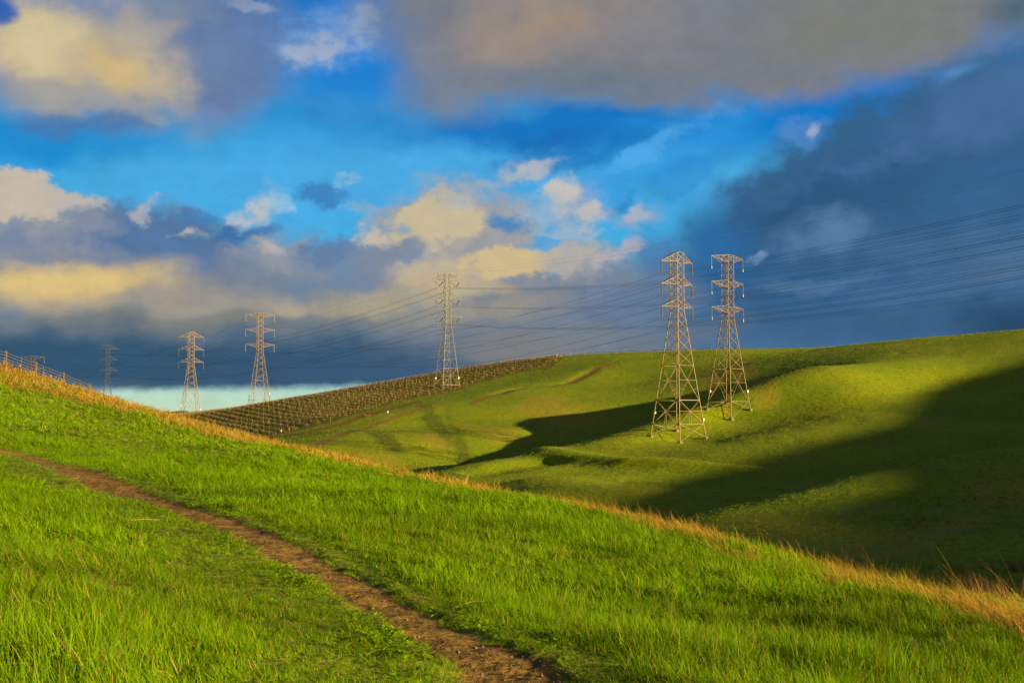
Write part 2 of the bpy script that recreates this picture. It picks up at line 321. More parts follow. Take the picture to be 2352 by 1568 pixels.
B = [
 # blues
 (900, 420, 900, 200, 6, (78, 172, 230), .8, .1, .8, .5, S), (1950, 235, 560, 140, 10, (0, 116, 200), .9, .05, .6, .5, S), (120, 300, 380, 110, 0, (28, 138, 205), .95, .05, .5, .6, S),
 (840, 60, 260, 300, -25, (36, 128, 212), .8, .05, .6, .4, S), (1300, 290, 620, 85, 3, (18, 112, 190), .9, .05, .5, .6, S), (1560, 300, 330, 90, 14, (40, 140, 215), .8, .1, .6, .7, S),
 (1450, 400, 380, 80, 22, (56, 155, 222), .8, .1, .6, .9, S), (1330, 355, 330, 60, 12, (28, 118, 188), .8, .15, .5, 1.2, S), (1560, 420, 200, 60, 20, (26, 118, 192), .4, .15, .5, 1.3, S),
 (1500, 335, 190, 26, 24, (84, 168, 228), .7, .1, .6, 1.4, Q), (1640, 260, 200, 24, 14, (54, 148, 222), .7, .1, .6, 1.4, Q), (1330, 430, 160, 26, 30, (80, 160, 220), .6, .1, .6, 1.4, Q), (1260, 330, 120, 30, 14, (30, 108, 178), .7, .1, .5, 1.3, Q), (1590, 460, 120, 26, 30, (70, 160, 220), .6, .1, .6, 1.4, Q), (1420, 470, 90, 22, 20, (34, 120, 186), .6, .1, .6, 1.3, Q),
 (760, 240, 220, 60, -10, (60, 140, 205), .6, .1, .5, 1.0, S),
 # broad lower bank of cloud
 (300, 860, 2000, 300, 0, (96, 118, 138), 1.0, .05, .32, .5, S), (1250, 760, 620, 240, 8, (120, 130, 142), .95, .05, .4, .7, S),
 (2150, 700, 900, 260, 4, (70, 108, 148), 1.0, .05, .4, .3, S),
 (300, 640, 620, 200, 0, (116, 130, 148), .95, .05, .35, .9, Q),
 # upper left
 (230, 130, 480, 215, -4, (150, 152, 160), .95, .06, .4, .7, S), (520, 110, 260, 230, 12, (98, 124, 166), .9, .08, .45, .6, S), (190, 140, 320, 150, -6, (196, 178, 148), 1.0, .1, .5, .8, S),
 (90, 70, 150, 110, 30, (208, 194, 152), .85, .1, .6, .8, S), (290, 155, 190, 85, -8, (206, 180, 126), .8, .15, .6, .9, S), (380, 200, 110, 90, -25, (190, 176, 150), .7, .1, .5, .9, S), (330, 60, 170, 70, 20, (170, 162, 150), .6, .1, .5, .9, S),
 (0, 15, 75, 60, 30, (24, 92, 175), .9, .1, .4, .3, S), (420, 20, 150, 50, 0, (112, 132, 158), .8, .1, .5, .8, S), (130, 215, 300, 60, 0, (140, 150, 160), .6, .1, .5, .9, S),
 (230, 285, 260, 60, 5, (66, 116, 170), .7, .1, .5, 1.0, S),
 (745, 85, 190, 95, 12, (112, 154, 208), .85, .08, .6, 1.2, Q), (725, 108, 115, 46, 6, (160, 172, 194), .8, .1, .6, 1.3, Q), (835, 60, 70, 55, 30, (150, 176, 212), .7, .1, .6, 1.3, Q), (570, 12, 80, 30, 0, (150, 160, 185), .7, .15, .5, 1.0, Q),
 # upper right bank
 (1620, 30, 980, 240, -1, (122, 126, 136), 1.0, .04, .26, .4, S), (1150, 90, 360, 190, 30, (124, 128, 140), .9, .04, .4, .5, S), (1260, 55, 380, 150, 10, (166, 144, 120), .85, .03, .8, .5, S),
 (1500, 90, 260, 120, 0, (134, 132, 134), .6, .1, .7, .6, S), (2000, 50, 520, 150, 2, (126, 127, 116), .8, .1, .7, .5, S), (1350, 190, 460, 60, -3, (108, 122, 138), .8, .1, .6, .7, S), (2340, 30, 150, 90, 0, (62, 96, 112), .8, .1, .8, .3, S),
 # dark bank on the right
 (2110, 415, 720, 250, 22, (54, 97, 138), 1.0, .06, .22, .5, Q), (1900, 480, 420, 140, 10, (46, 88, 126), .9, .1, .5, .5, S), (2260, 250, 300, 130, 20, (70, 108, 152), .9, .08, .5, .5, S), (2200, 480, 350, 110, 4, (56, 100, 140), .7, .1, .6, .6, S),
 (1900, 540, 190, 75, 10, (94, 128, 168), .8, .1, .5, .9, S), (2150, 560, 300, 80, 5, (72, 108, 146), .7, .1, .6, .6, S), (1640, 570, 130, 150, 0, (42, 112, 176), .55, .02, .7, .8, S),
 (1500, 590, 90, 90, 10, (74, 120, 170), .7, .1, .5, 1.0, Q),
 (1835, 300, 85, 42, 10, (90, 138, 198), .6, .08, .6, 1.2, Q), (1876, 302, 34, 20, 30, (160, 176, 206), .75, .05, .7, .5, S), (2205, 168, 70, 32, 15, (88, 142, 196), .7, .05, .7, 1.0, S), (1735, 594, 42, 18, 30, (120, 148, 190), .7, .15, .5, .8, Q),
 # middle left
 (60, 520, 230, 130, -5, (158, 160, 165), .95, .08, .3, 1.1, Q), (60, 450, 150, 60, -8, (196, 184, 166), .95, .1, .24, 1.3, Q), (190, 478, 90, 38, 5, (186, 180, 176), .9, .12, .4, 1.3, Q), (20, 560, 110, 80, 0, (110, 130, 160), .8, .1, .5, 1.0, Q),
 (330, 560, 300, 100, 4, (84, 118, 160), .95, .1, .3, 1.1, Q), (240, 520, 130, 60, 35, (82, 118, 160), .9, .1, .4, 1.2, Q), (330, 478, 40, 34, 40, (170, 172, 182), .9, .15, .5, 1.3, Q), (440, 545, 60, 22, 0, (190, 186, 186), .8, .15, .5, 1.3, Q), (470, 500, 70, 28, 10, (64, 132, 188), .8, .15, .5, 1.2, Q),
 (560, 530, 120, 36, 16, (60, 112, 168), .9, .12, .45, 1.3, Q), (640, 590, 170, 70, -5, (150, 154, 164), .9, .1, .4, 1.3, Q), (610, 570, 70, 36, 0, (182, 176, 172), .8, .15, .5, 1.4, Q), (760, 575, 130, 50, 15, (98, 124, 160), .85, .1, .4, 1.2, Q),
 (600, 476, 90, 56, 35, (130, 175, 208), .7, .05, .6, 1.1, Q), (585, 480, 66, 40, 35, (182, 190, 198), .95, .12, .5, 1.1, Q), (640, 468, 55, 26, -5, (150, 190, 214), .75, .15, .5, 1.2, Q), (750, 455, 90, 34, 0, (62, 122, 180), .8, .15, .5, 1.3, Q), (806, 420, 34, 34, 60, (150, 190, 215), .8, .15, .5, 1.2, Q), (840, 485, 80, 22, 0, (140, 170, 196), .7, .15, .5, 1.4, Q),
 (190, 655, 430, 110, 0, (200, 176, 130), .9, .1, .6, .6, S), (170, 640, 300, 62, 2, (222, 194, 128), .9, .1, .6, .8, S), (440, 700, 260, 60, 0, (134, 134, 140), .7, .1, .6, .7, S), (540, 620, 100, 60, 0, (112, 128, 152), .8, .1, .5, 1.1, Q),
 # middle: the lit heap
 (1040, 560, 260, 180, 5, (160, 158, 158), .95, .08, .3, 1.2, Q), (1010, 505, 125, 90, 12, (198, 184, 152), 1.0, .1, .24, 1.2, Q), (1130, 420, 200, 44, 14, (150, 170, 192), .85, .08, .6, 1.5, Q), (1200, 400, 110, 24, 14, (184, 186, 188), .65, .12, .6, 1.5, Q), (860, 545, 60, 34, 0, (200, 186, 168), .9, .12, .4, 1.3, Q),
 (1165, 505, 75, 40, -10, (56, 128, 186), .8, .12, .45, 1.2, Q), (1010, 625, 200, 50, 8, (196, 178, 142), .75, .1, .5, 1.2, Q), (1180, 605, 150, 50, 0, (208, 186, 140), .95, .1, .3, 1.3, Q), (1320, 600, 130, 62, 0, (180, 172, 164), .9, .1, .4, 1.3, Q), (1430, 585, 90, 40, 35, (176, 172, 182), .8, .12, .45, 1.3, Q),
 (1310, 480, 120, 80, 15, (140, 165, 195), .7, .05, .6, 1.2, Q), (1290, 450, 60, 50, -20, (198, 190, 180), .9, .08, .55, 1.2, Q), (1350, 498, 85, 42, 20, (190, 184, 182), .9, .08, .55, 1.2, Q), (1250, 480, 60, 60, 0, (150, 180, 205), .6, .12, .5, 1.3, Q), (1465, 497, 80, 40, 5, (140, 165, 198), .8, .06, .6, 1.3, Q), (1460, 495, 45, 24, 5, (172, 176, 196), .8, .1, .5, 1.3, Q), (1310, 540, 120, 30, 0, (160, 180, 200), .7, .12, .5, 1.4, Q),
 (900, 690, 280, 52, 8, (180, 166, 134), .75, .1, .55, .9, S), (1080, 655, 200, 40, 0, (192, 174, 138), .7, .1, .5, 1.1, S), (690, 700, 90, 34, 0, (184, 166, 134), .8, .1, .5, 1.0, S), (1420, 690, 300, 70, 5, (100, 122, 152), .85, .08, .5, .9, S), (1200, 690, 160, 36, 10, (160, 152, 140), .6, .1, .6, 1.0, S),
 (900, 575, 110, 36, 10, (116, 132, 158), .8, .12, .5, 1.0, Q), (1060, 560, 90, 26, 5, (150, 150, 156), .7, .12, .5, 1.2, Q), (1240, 650, 150, 28, 3, (140, 142, 150), .7, .12, .5, 1.0, Q), (1250, 565, 60, 26, 0, (70, 160, 215), .8, .15, .5, 1.0, Q),
 (640, 640, 220, 40, 4, (122, 134, 152), .7, .1, .6, 1.0, Q), (120, 590, 200, 26, 0, (120, 134, 156), .7, .12, .5, 1.0, Q), (1390, 640, 120, 40, 0, (120, 134, 158), .7, .1, .5, 1.0, Q), (300, 250, 160, 40, -10, (150, 158, 170), .6, .12, .5, 1.0, Q),
 (560, 705, 560, 62, 2, (166, 156, 138), .7, .06, .6, .9, S), (1120, 715, 340, 44, 4, (160, 150, 134), .6, .08, .6, .9, S),
 (825, 625, 120, 75, 0, (124, 134, 154), .9, .06, .5, .8, Q), (180, 530, 160, 50, 20, (150, 152, 162), .6, .1, .6, 1.2, Q), (2080, 340, 220, 60, 24, (74, 112, 156), .5, .1, .7, 1.2, Q), (1850, 420, 240, 50, 20, (66, 106, 150), .4, .1, .7, 1.3, Q),
 # dark underside and lit strip at the horizon
 (420, 745, 700, 42, 1, (118, 124, 122), .8, .1, .6, .6, S), (180, 835, 900, 110, 0, (48, 84, 112), .95, .04, .5, .4, S), (760, 850, 560, 110, 2, (56, 88, 118), .95, .04, .5, .5, S),
 (1180, 800, 260, 48, 6, (128, 128, 128), .75, .1, .5, .8, S), (1520, 770, 300, 48, 4, (112, 122, 130), .5, .1, .5, .8, S), (2050, 740, 620, 70, 2, (54, 92, 128), .7, .1, .6, .4, S), (2340, 745, 220, 120, 0, (36, 68, 98), .85, .1, .7, .3, S), (1850, 655, 260, 34, 3, (88, 122, 162), .6, .15, .6, 1.0, S), (2250, 620, 240, 60, 6, (80, 110, 140), .6, .15, .6, .8, S),
]
for b in B: blob(*b)
# the pale strip under the cloud base: a band in height that thins out to the right
bandtop = T.math('MULTIPLY_ADD', N_puff, .22, T.math('MULTIPLY_ADD', U, .022, yel(893)+.17))
fb = T.smooth(T.math('SUBTRACT', bandtop, E), -.10, .14)
fb = T.math('MULTIPLY', fb, T.smooth(U, sky_uv(1000, 0)[0], sky_uv(780, 0)[0]))
strip = T.ramp(T.math('DIVIDE', E, yel(880), clamp=True), [(0, lin((196, 218, 184))), (.6, lin((186, 218, 194))), (1, lin((160, 206, 204)))])
acc = T.mix(fb, acc, strip)
# fine mottling inside the clouds
mott = T.math('MULTIPLY_ADD', N_puff, .32, T.math('MULTIPLY_ADD', N_soft, .16, 1.0))
acc = T.n('ShaderNodeVectorMath', {0: acc, 3: mott}, operation='SCALE').outputs[0]
# away from the picture: ordinary broken cloud; below the horizon: land
gn = T.smooth(T.noise(gen, 2.2, 4, .55), .42, .62)
other = T.mix(gn, half, lin((120, 128, 140)))
away = T.smooth(T.math('ABSOLUTE', azn), R(24), R(50))
acc = T.mix(away, acc, other)
acc = T.mix(T.smooth(E, -.25, -.6), acc, (.02, .035, .008))
WORLD_K = 1.0
bg = T.n('ShaderNodeBackground', {'Color': acc, 'Strength': WORLD_K})
T.n('ShaderNodeOutputWorld', {0: bg})
w.cycles.sampling_method = 'NONE'
# ------------------------------------------------------------------ ground cover masks on the land
def attr(me, name, a):
    at = me.attributes.new(name, 'FLOAT', 'POINT'); at.data.foreach_set('value', np.asarray(a, np.float32).ravel())
def crest_side(x, y):
    d, s, al = pl_dist(x, y, CRXY)
    return d
_s0 = path_d(np.array([3.0]), np.array([12.0]))[0][0]
PSIGN = 1 if _s0 > 0 else -1
def zone(x, y):
    """height of green grass (m), dryness 0..1, path-ness, signed path distance (+ right)"""
    pd, al = path_d(x, y); pd = pd*PSIGN; a = np.abs(pd); r = np.hypot(x, y)
    n1 = fbm(x/1.3, y/1.3, 3, 51); n2 = fbm(x/5, y/7, 3, 52); n3 = fbm(x/.45, y/.45, 2, 53)
    hw = np.interp(y, [6, 9, 14, 20, 60], [.44, .40, .35, .42, .9]) + .10*n1*2 + .08*n3
    bare = 1-sst(a, hw*.68, hw*1.3)
    hl = .046 + .105*sst(-pd, 1.45+1.1*n1, 2.3+1.1*n1)*(.8+1.2*n2+.9*n1)
    hr = .04 + .145*sst(pd-hw+.36, .62+.5*n1, 1.2+.8*n1)*(.8+1.3*n2+.9*n1)
    h = np.where(pd < 0, hl, hr)
    cd_ = pl_dist(x, y, CRXY)[0]
    cw = np.interp(y, [10, 16, 30, 60, 78, 92, 125], [1.5, 1.5, 1.8, 2.8, 7.5, 12, 13])*(1+1.2*n2+.5*n1)
    dry = (1-sst(cd_, cw*.55, cw*1.15))*np.maximum(.36+.9*sst(fbm(x/1.6, y/3.4, 3, 55), -.16, .12), sst(y, 70, 85))
    # tawny patches inside the green
    dry = np.maximum(dry, .55*sst(fbm(x/2.6, y/3.6, 3, 61), .27, .36)*sst(r, 30, 50))
    return h, dry, bare, pd
hz, dz, bz, pz = zone(V[:, 0], V[:, 1])
nr_ = sst(nearness.ravel(), -.3, .3)
attr(ground_me, 'near', nr_)
attr(ground_me, 'bare', bz*nr_); attr(ground_me, 'dry', dz*nr_)
rv = np.hypot(V[:, 0], V[:, 1])
# far slope features, placed by following sight lines to the land
def trace(pts):
    out = []
    for k, (px, py) in enumerate(pts):
        out.append(hit(px, py, fsm, 100, 900)[:2])
    return out
def strip_mask(pts, w, fray=.5, seed=0):
    d, s, al = pl_dist(V[:, 0], V[:, 1], pts)
    n = fbm(V[:, 0]/2.5, V[:, 1]/2.5, 3, seed)
    return (1-sst(d, w*(.6+fray*n*1.5), w*(1.3+fray*n*2)))*(1-nr_)
TRACK = trace([(560, 1012), (640, 1003), (720, 990), (790, 972), (850, 952), (905, 937), (960, 922)])
BANK1 = trace([(1085, 925), (1130, 910), (1165, 897), (1210, 888), (1260, 884), (1300, 879), (1340, 862), (1375, 845), (1410, 834)])
BANK2 = trace([(690, 1035), (760, 1010), (820, 988), (880, 968), (930, 950), (975, 938)])
soil = np.maximum.reduce([strip_mask(TRACK, 2.8, .6, 71), strip_mask(BANK1, 1.7, .6, 72), .85*strip_mask(BANK2, 1.8, .8, 73)])
def spot(px, py, d, rx, ry, seed=0):
    p = P(px, py, d); q = ((V[:, 0]-p[0])/rx)**2 + ((V[:, 1]-p[1])/ry)**2
    return (1-sst(np.sqrt(q)+1.2*fbm(V[:, 0]/6, V[:, 1]/6, 3, seed), .5, 1.15))*(1-nr_)
def ell(px, py, rx, ry, rot=0, seed=0):
    """patch given on the slope by where its middle and edges are seen"""
    c = hit(px, py, fsm, 100, 900); a = hit(px+rx*math.cos(R(rot)), py+rx*math.sin(R(rot)), fsm, 100, 900); b = hit(px-ry*math.sin(R(rot)), py+ry*math.cos(R(rot)), fsm, 100, 900)
    M = np.array([[a[0]-c[0], b[0]-c[0]], [a[1]-c[1], b[1]-c[1]]]); Mi = np.linalg.pinv(M)
    q = Mi @ np.stack([V[:, 0]-c[0], V[:, 1]-c[1]])
    return (1-sst(np.hypot(q[0], q[1])+1.0*fbm(V[:, 0]/9, V[:, 1]/9, 4, seed), .5, 1.15))*(1-nr_)
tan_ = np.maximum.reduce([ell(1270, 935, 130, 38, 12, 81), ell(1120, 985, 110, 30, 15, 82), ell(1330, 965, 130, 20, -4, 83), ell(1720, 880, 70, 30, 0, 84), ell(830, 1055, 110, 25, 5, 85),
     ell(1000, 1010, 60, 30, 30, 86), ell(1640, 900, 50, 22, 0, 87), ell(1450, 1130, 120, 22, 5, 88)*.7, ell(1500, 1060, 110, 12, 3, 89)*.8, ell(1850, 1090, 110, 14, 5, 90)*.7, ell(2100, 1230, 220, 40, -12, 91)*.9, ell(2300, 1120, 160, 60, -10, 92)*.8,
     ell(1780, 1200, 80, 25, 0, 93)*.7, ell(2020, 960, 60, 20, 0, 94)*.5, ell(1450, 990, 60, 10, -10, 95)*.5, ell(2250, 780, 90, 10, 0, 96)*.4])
olive_and_shadow = np.maximum.reduce([ell(885, 1005, 70, 20, 40, 97), ell(1000, 975, 70, 18, 45, 98), ell(1060, 1030, 70, 20, 42, 99)*.9, ell(1600, 1050, 110, 16, 12, 100)*.6])  # dark green strips; the last ellipse is a soft shadow painted into the colour
red = np.maximum.reduce([ell(1662, 860, 26, 8, 5, 101), ell(1262, 840, 18, 7, 0, 102), ell(868, 945, 40, 5, -18, 104)])
soil = np.maximum(soil, red)
attr(ground_me, 'soil', soil); attr(ground_me, 'tan', tan_); attr(ground_me, 'olive_and_shadow', olive_and_shadow)
# vineyard floor: brown tilled ground with green strips between rows
VB = [(330, 945), (420, 938), (600, 915), (760, 895), (900, 870), (1040, 842), (1160, 820), (1290, 812), (1285, 832), (1240, 846), (1170, 862), (1100, 878), (1068, 892), (1010, 906), (960, 912), (900, 925), (830, 947), (770, 966), (700, 985), (620, 1004), (560, 1018), (480, 1030), (380, 1000), (330, 975)]
def to_px(x, y, z):
    f = y*CP + z*SP; u = -y*SP + z*CP
    return 1176+F0*x/f, 784-F0*u/f
VBW = [hit(a, b, fsm, 120, 720)[:2] for a, b in VB[8:-1]]
def in_poly(x, y, poly):
    ins = np.zeros(np.shape(x), bool); n = len(poly)
    for k in range(n):
        (x1, y1), (x2, y2) = poly[k], poly[(k+1) % n]
        c = ((y1 > y) != (y2 > y)) & (x < (x2-x1)*(y-y1)/(y2-y1+1e-12)+x1); ins ^= c
    return ins
# the lower edge is traced on the slope, the upper edge runs behind the skyline
VPOLY = VBW + [(-190, 470), (-205, 640), (-120, 690), (-40, 700), (22, 690), (24, 640)]
vine_in = in_poly(V[:, 0], V[:, 1], VPOLY).astype(float)*(1-nr_)
VDIR = None
attr(ground_me, 'vine', vine_in)

# ------------------------------------------------------------------ ground material
gm, t = material('land')
geo = t.n('ShaderNodeNewGeometry'); pos = geo.outputs[0]
def A_(n): return t.n('ShaderNodeAttribute', attribute_name=n).outputs[2]
nf = t.noise(pos, 3.5, 5, .65); nm = t.noise(pos, .35, 5, .6); nl = t.noise(pos, .035, 4, .55); nv = t.noise(pos, 22, 4, .7); n9 = t.noise(pos, 1.1, 4, .6)
GREEN_A, GREEN_B, GREEN_C = (.25, .33, .003), (.38, .39, .003), (.19, .29, .005)
far_g = t.mix(t.smooth(nl, .35, .65), GREEN_A, GREEN_B)
far_g = t.mix(t.smooth(nm, .5, .75, 0, .55), far_g, GREEN_C)
far_g = t.mix(t.smooth(n9, .42, .62, 0, .6), far_g, (.17, .25, .004))
far_g = t.mix(t.smooth(t.noise(pos, 2.0, 3, .7), .5, .68, 0, .7), far_g, (.13, .19, .004))
far_g = t.mix(t.smooth(nf, .5, .72, 0, .55), far_g, (.16, .23, .004))
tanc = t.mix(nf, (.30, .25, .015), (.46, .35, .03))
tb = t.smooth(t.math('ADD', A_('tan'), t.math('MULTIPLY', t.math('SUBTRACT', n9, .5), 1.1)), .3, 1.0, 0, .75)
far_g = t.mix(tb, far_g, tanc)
far_g = t.mix(t.math('MULTIPLY', A_('olive_and_shadow'), .8), far_g, (.12, .13, .008))
scat = t.smooth(t.noise(pos, .16, 5, .7), .58, .72, 0, .45)
far_g = t.mix(scat, far_g, tanc)
soilc = t.mix(n9, (.24, .13, .022), (.38, .22, .035))
far_g = t.mix(t.smooth(t.math('ADD', A_('soil'), t.math('MULTIPLY', t.math('SUBTRACT', nf, .5), .9)), .35, .75), far_g, soilc)
vinec = t.mix(n9, (.19, .13, .018), (.28, .21, .02))
vinec = t.mix(t.smooth(nm, .45, .6, 0, .75), vinec, (.19, .24, .004))
far_g = t.mix(A_('vine'), far_g, vinec)
near_g = t.mix(nf, (.12, .17, .002), (.21, .26, .002))
near_g = t.mix(t.smooth(n9, .55, .7, 0, .6), near_g, (.13, .07, .02))
near_g = t.mix(A_('dry'), near_g, t.mix(nf, (.16, .09, .02), (.26, .15, .03)))
dirt = t.mix(t.smooth(n9, .3, .7), (.18, .10, .024), (.34, .195, .040))
dirt = t.mix(t.smooth(nv, .45, .8, 0, .6), dirt, (.07, .034, .014))
dirt = t.mix(t.smooth(t.noise(pos, 60, 2, .5), .66, .72, 0, .7), dirt, (.34, .22, .10))
bb = t.smooth(t.math('ADD', A_('bare'), t.math('MULTIPLY', t.math('SUBTRACT', nv, .5), .7)), .35, .65)
near_g = t.mix(bb, near_g, dirt)
near_g = t.mix(t.smooth(t.noise(pos, .9, 4, .6), .60, .66, 0, .8), near_g, (.24, .10, .03))
colr = t.mix(A_('near'), far_g, near_g)
bmp = t.math('ADD', t.math('MULTIPLY', nf, .12), t.math('ADD', t.math('MULTIPLY', nv, .018), t.math('MULTIPLY', n9, .25)))
colr = t.n('ShaderNodeVectorMath', {0: colr, 3: ALB}, operation='SCALE').outputs[0]
bump = t.n('ShaderNodeBump', {'Height': bmp, 'Strength': .8, 'Distance': 1.0}).outputs[0]
bs = t.n('ShaderNodeBsdfPrincipled', {'Base Color': colr, 'Roughness': .95, 'Specular IOR Level': .1, 'Normal': bump})
t.n('ShaderNodeOutputMaterial', {0: bs})
ground_me.materials.append(gm)
ground = link('ground', ground_me); tag(ground, 'rolling green hillsides and valley with a dirt footpath', kind='structure')

# ------------------------------------------------------------------ grass material
def blade_mat(name, ca, cb, cdry_a, cdry_b, trans=.35, gain=1.0):
    m, t = material(name)
    v = t.n('ShaderNodeAttribute', attribute_name='v').outputs[2]
    h = t.n('ShaderNodeAttribute', attribute_name='h').outputs[2]
    tint = t.n('ShaderNodeAttribute', attribute_name='tint', attribute_type='INSTANCER').outputs[2]
    dry = t.n('ShaderNodeAttribute', attribute_name='dry', attribute_type='INSTANCER').outputs[2]
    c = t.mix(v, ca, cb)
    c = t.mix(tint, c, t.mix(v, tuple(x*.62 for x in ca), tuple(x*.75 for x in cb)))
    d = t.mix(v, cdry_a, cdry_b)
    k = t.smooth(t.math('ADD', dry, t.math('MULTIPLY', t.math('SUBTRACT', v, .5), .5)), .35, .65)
    isdead = t.math('GREATER_THAN', v, .955)
    c = t.mix(t.math('MAXIMUM', k, isdead), c, d)
    c = t.n('ShaderNodeVectorMath', {0: c, 3: ALB*gain}, operation='SCALE').outputs[0]
    b = t.n('ShaderNodeBsdfPrincipled', {'Base Color': c, 'Roughness': .62, 'Specular IOR Level': .06})
    tr = t.n('ShaderNodeBsdfTranslucent', {'Color': c})
    mx = t.n('ShaderNodeMixShader', {0: trans, 1: b, 2: tr})
    t.n('ShaderNodeOutputMaterial', {0: mx})
    return m
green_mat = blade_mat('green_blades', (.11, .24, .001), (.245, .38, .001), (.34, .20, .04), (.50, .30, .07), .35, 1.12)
straw_mat = blade_mat('straw', (.36, .20, .025), (.54, .31, .04), (.26, .13, .015), (.60, .38, .05), .3, 1.1)

def tuft(name, n, rad, hh, wd, lean, bend, mat, dirx=0.0, diry=0.0, seg=3, hvar=.45, seed=0):
    g = np.random.default_rng(seed)
    Vv = []; Ff = []; av = []; ah = []
    for k in range(n):
        a = g.uniform(0, 2*math.pi); r = rad*math.sqrt(g.uniform()); bx, by = r*math.cos(a), r*math.sin(a)
        L = hh*(1-hvar+2*hvar*g.uniform()*g.uniform()**.3); w = wd*g.uniform(.7, 1.3)
        la = g.uniform(0, 2*math.pi); l = lean*g.uniform(.2, 1)
        dx, dy = l*math.cos(la)+dirx*g.uniform(.6, 1.2), l*math.sin(la)+diry*g.uniform(.6, 1.2)
        fa = g.uniform(0, math.pi); wx, wy = math.cos(fa)*w/2, math.sin(fa)*w/2
        i0 = len(Vv); var = g.uniform(); bd = bend*g.uniform(.2, 1.3)
        px, py, pz = bx, by, -.02
        hx, hy, hz = dx, dy, 1.0
        for s in range(seg+1):
            f = s/seg; ww = (1-f**1.6)*.94+.06
            Vv += [(px-wx*ww, py-wy*ww, pz), (px+wx*ww, py+wy*ww, pz)]; av += [var, var]; ah += [f, f]
            nn = math.sqrt(hx*hx+hy*hy+hz*hz); st = L/seg
            px += hx/nn*st; py += hy/nn*st; pz += hz/nn*st
            hx += dx*bd; hy += dy*bd; hz -= bd*.45*(abs(dx)+abs(dy)+.2); hz = max(hz, -.25)
        for s in range(seg): Ff.append((i0+2*s, i0+2*s+1, i0+2*s+3, i0+2*s+2))
    me = np_mesh(name, np.array(Vv), np.array(Ff), mat, smooth=False)
    attr(me, 'v', av); attr(me, 'h', ah)
    return bpy.data.objects.new(name, me)
def weed(name, n, rad, sz, mat, seed=0, up=.3):
    sz *= .72
    g = np.random.default_rng(seed); Vv = []; Ff = []; av = []
    for k in range(n):
        a = g.uniform(0, 2*math.pi); r = rad*math.sqrt(g.uniform()); z = g.uniform(0, sz*1.6)
        c = np.array([r*math.cos(a), r*math.sin(a), z]); u = np.array([math.cos(a+g.uniform(-.8, .8)), math.sin(a+g.uniform(-.8, .8)), g.uniform(-.1, up*2)]); u /= np.linalg.norm(u)
        v = np.cross(u, [g.uniform(-.3, .3), g.uniform(-.3, .3), 1]); v /= np.linalg.norm(v); s = sz*g.uniform(.6, 1.2); i0 = len(Vv); var = g.uniform(0, .95)
        Vv += [tuple(c-v*.12*s), tuple(c+v*.12*s), tuple(c+u*.45*s+v*.42*s), tuple(c+u*.45*s-v*.42*s), tuple(c+u*s*.9+v*.28*s), tuple(c+u*s*.9-v*.28*s)]; av += [var]*6
        Ff += [(i0, i0+1, i0+2, i0+3), (i0+3, i0+2, i0+4, i0+5)]
    me = np_mesh(name, np.array(Vv), np.array(Ff), mat, smooth=False); attr(me, 'v', av)
    return bpy.data.objects.new(name, me)
def scatter(name, pts, rot, scl, var, dry, tint, protos, label, kind='stuff', mat=None):
    """one object: blades instanced by geometry nodes on a cloud of points"""
    lib = bpy.data.collections.new(name+'_tufts')
    for k, o in enumerate(protos): o.name = '%s_%02d' % (name, k); lib.objects.link(o)
    me = bpy.data.meshes.new(name); me.vertices.add(len(pts)); me.vertices.foreach_set('co', np.asarray(pts, np.float32).ravel())
    def at(nm, ty, dat, field):
        a = me.attributes.new(nm, ty, 'POINT'); a.data.foreach_set(field, dat)
    at('rot', 'FLOAT_VECTOR', np.asarray(rot, np.float32).ravel(), 'vector'); at('scl', 'FLOAT_VECTOR', np.asarray(scl, np.float32).ravel(), 'vector')
    at('var', 'INT', np.asarray(var, np.int32), 'value'); at('dry', 'FLOAT', np.asarray(dry, np.float32), 'value'); at('tint', 'FLOAT', np.asarray(tint, np.float32), 'value')
    o = bpy.data.objects.new(name, me); col.objects.link(o)
    ng = bpy.data.node_groups.new(name, 'GeometryNodeTree')
    ng.interface.new_socket('Geometry', in_out='INPUT', socket_type='NodeSocketGeometry'); ng.interface.new_socket('Geometry', in_out='OUTPUT', socket_type='NodeSocketGeometry')
    N = ng.nodes; Lk = ng.links.new
    gi = N.new('NodeGroupInput'); go = N.new('NodeGroupOutput')
    ci = N.new('GeometryNodeCollectionInfo'); ci.inputs[0].default_value = lib; ci.inputs['Separate Children'].default_value = True; ci.inputs['Reset Children'].default_value = True
    iop = N.new('GeometryNodeInstanceOnPoints'); iop.inputs['Pick Instance'].default_value = True
    def na(nm, ty):
        q = N.new('GeometryNodeInputNamedAttribute'); q.data_type = ty; q.inputs[0].default_value = nm; return q.outputs['Attribute']
    Lk(gi.outputs[0], iop.inputs['Points']); Lk(ci.outputs[0], iop.inputs['Instance'])
    Lk(na('var', 'INT'), iop.inputs['Instance Index']); Lk(na('scl', 'FLOAT_VECTOR'), iop.inputs['Scale'])
    e2r = N.new('FunctionNodeEulerToRotation'); Lk(na('rot', 'FLOAT_VECTOR'), e2r.inputs[0]); Lk(e2r.outputs[0], iop.inputs['Rotation'])
    Lk(iop.outputs[0], go.inputs[0])
    md = o.modifiers.new('scatter', 'NODES'); md.node_group = ng
    tag(o, label, kind=kind)
    return o
def band(r0, r1, dens, a=26, a0=None):
    ar = .5*(r1*r1-r0*r0)*2*R(a); n = int(ar*dens)
    r = np.sqrt(rng.uniform(r0*r0, r1*r1, n)); th = rng.uniform(-R(a), R(a), n)
    return r*np.sin(th), r*np.cos(th)
def visible(x, y, z, fn=gz, steps=14, lift=.35):
    """keep points the camera can see or nearly see"""
    ok = np.ones(len(x), bool)
    for f in np.linspace(.35, .97, steps):
        ok &= (z+lift)*f + .0 >= fn(x*f, y*f) - .12*1
    return ok
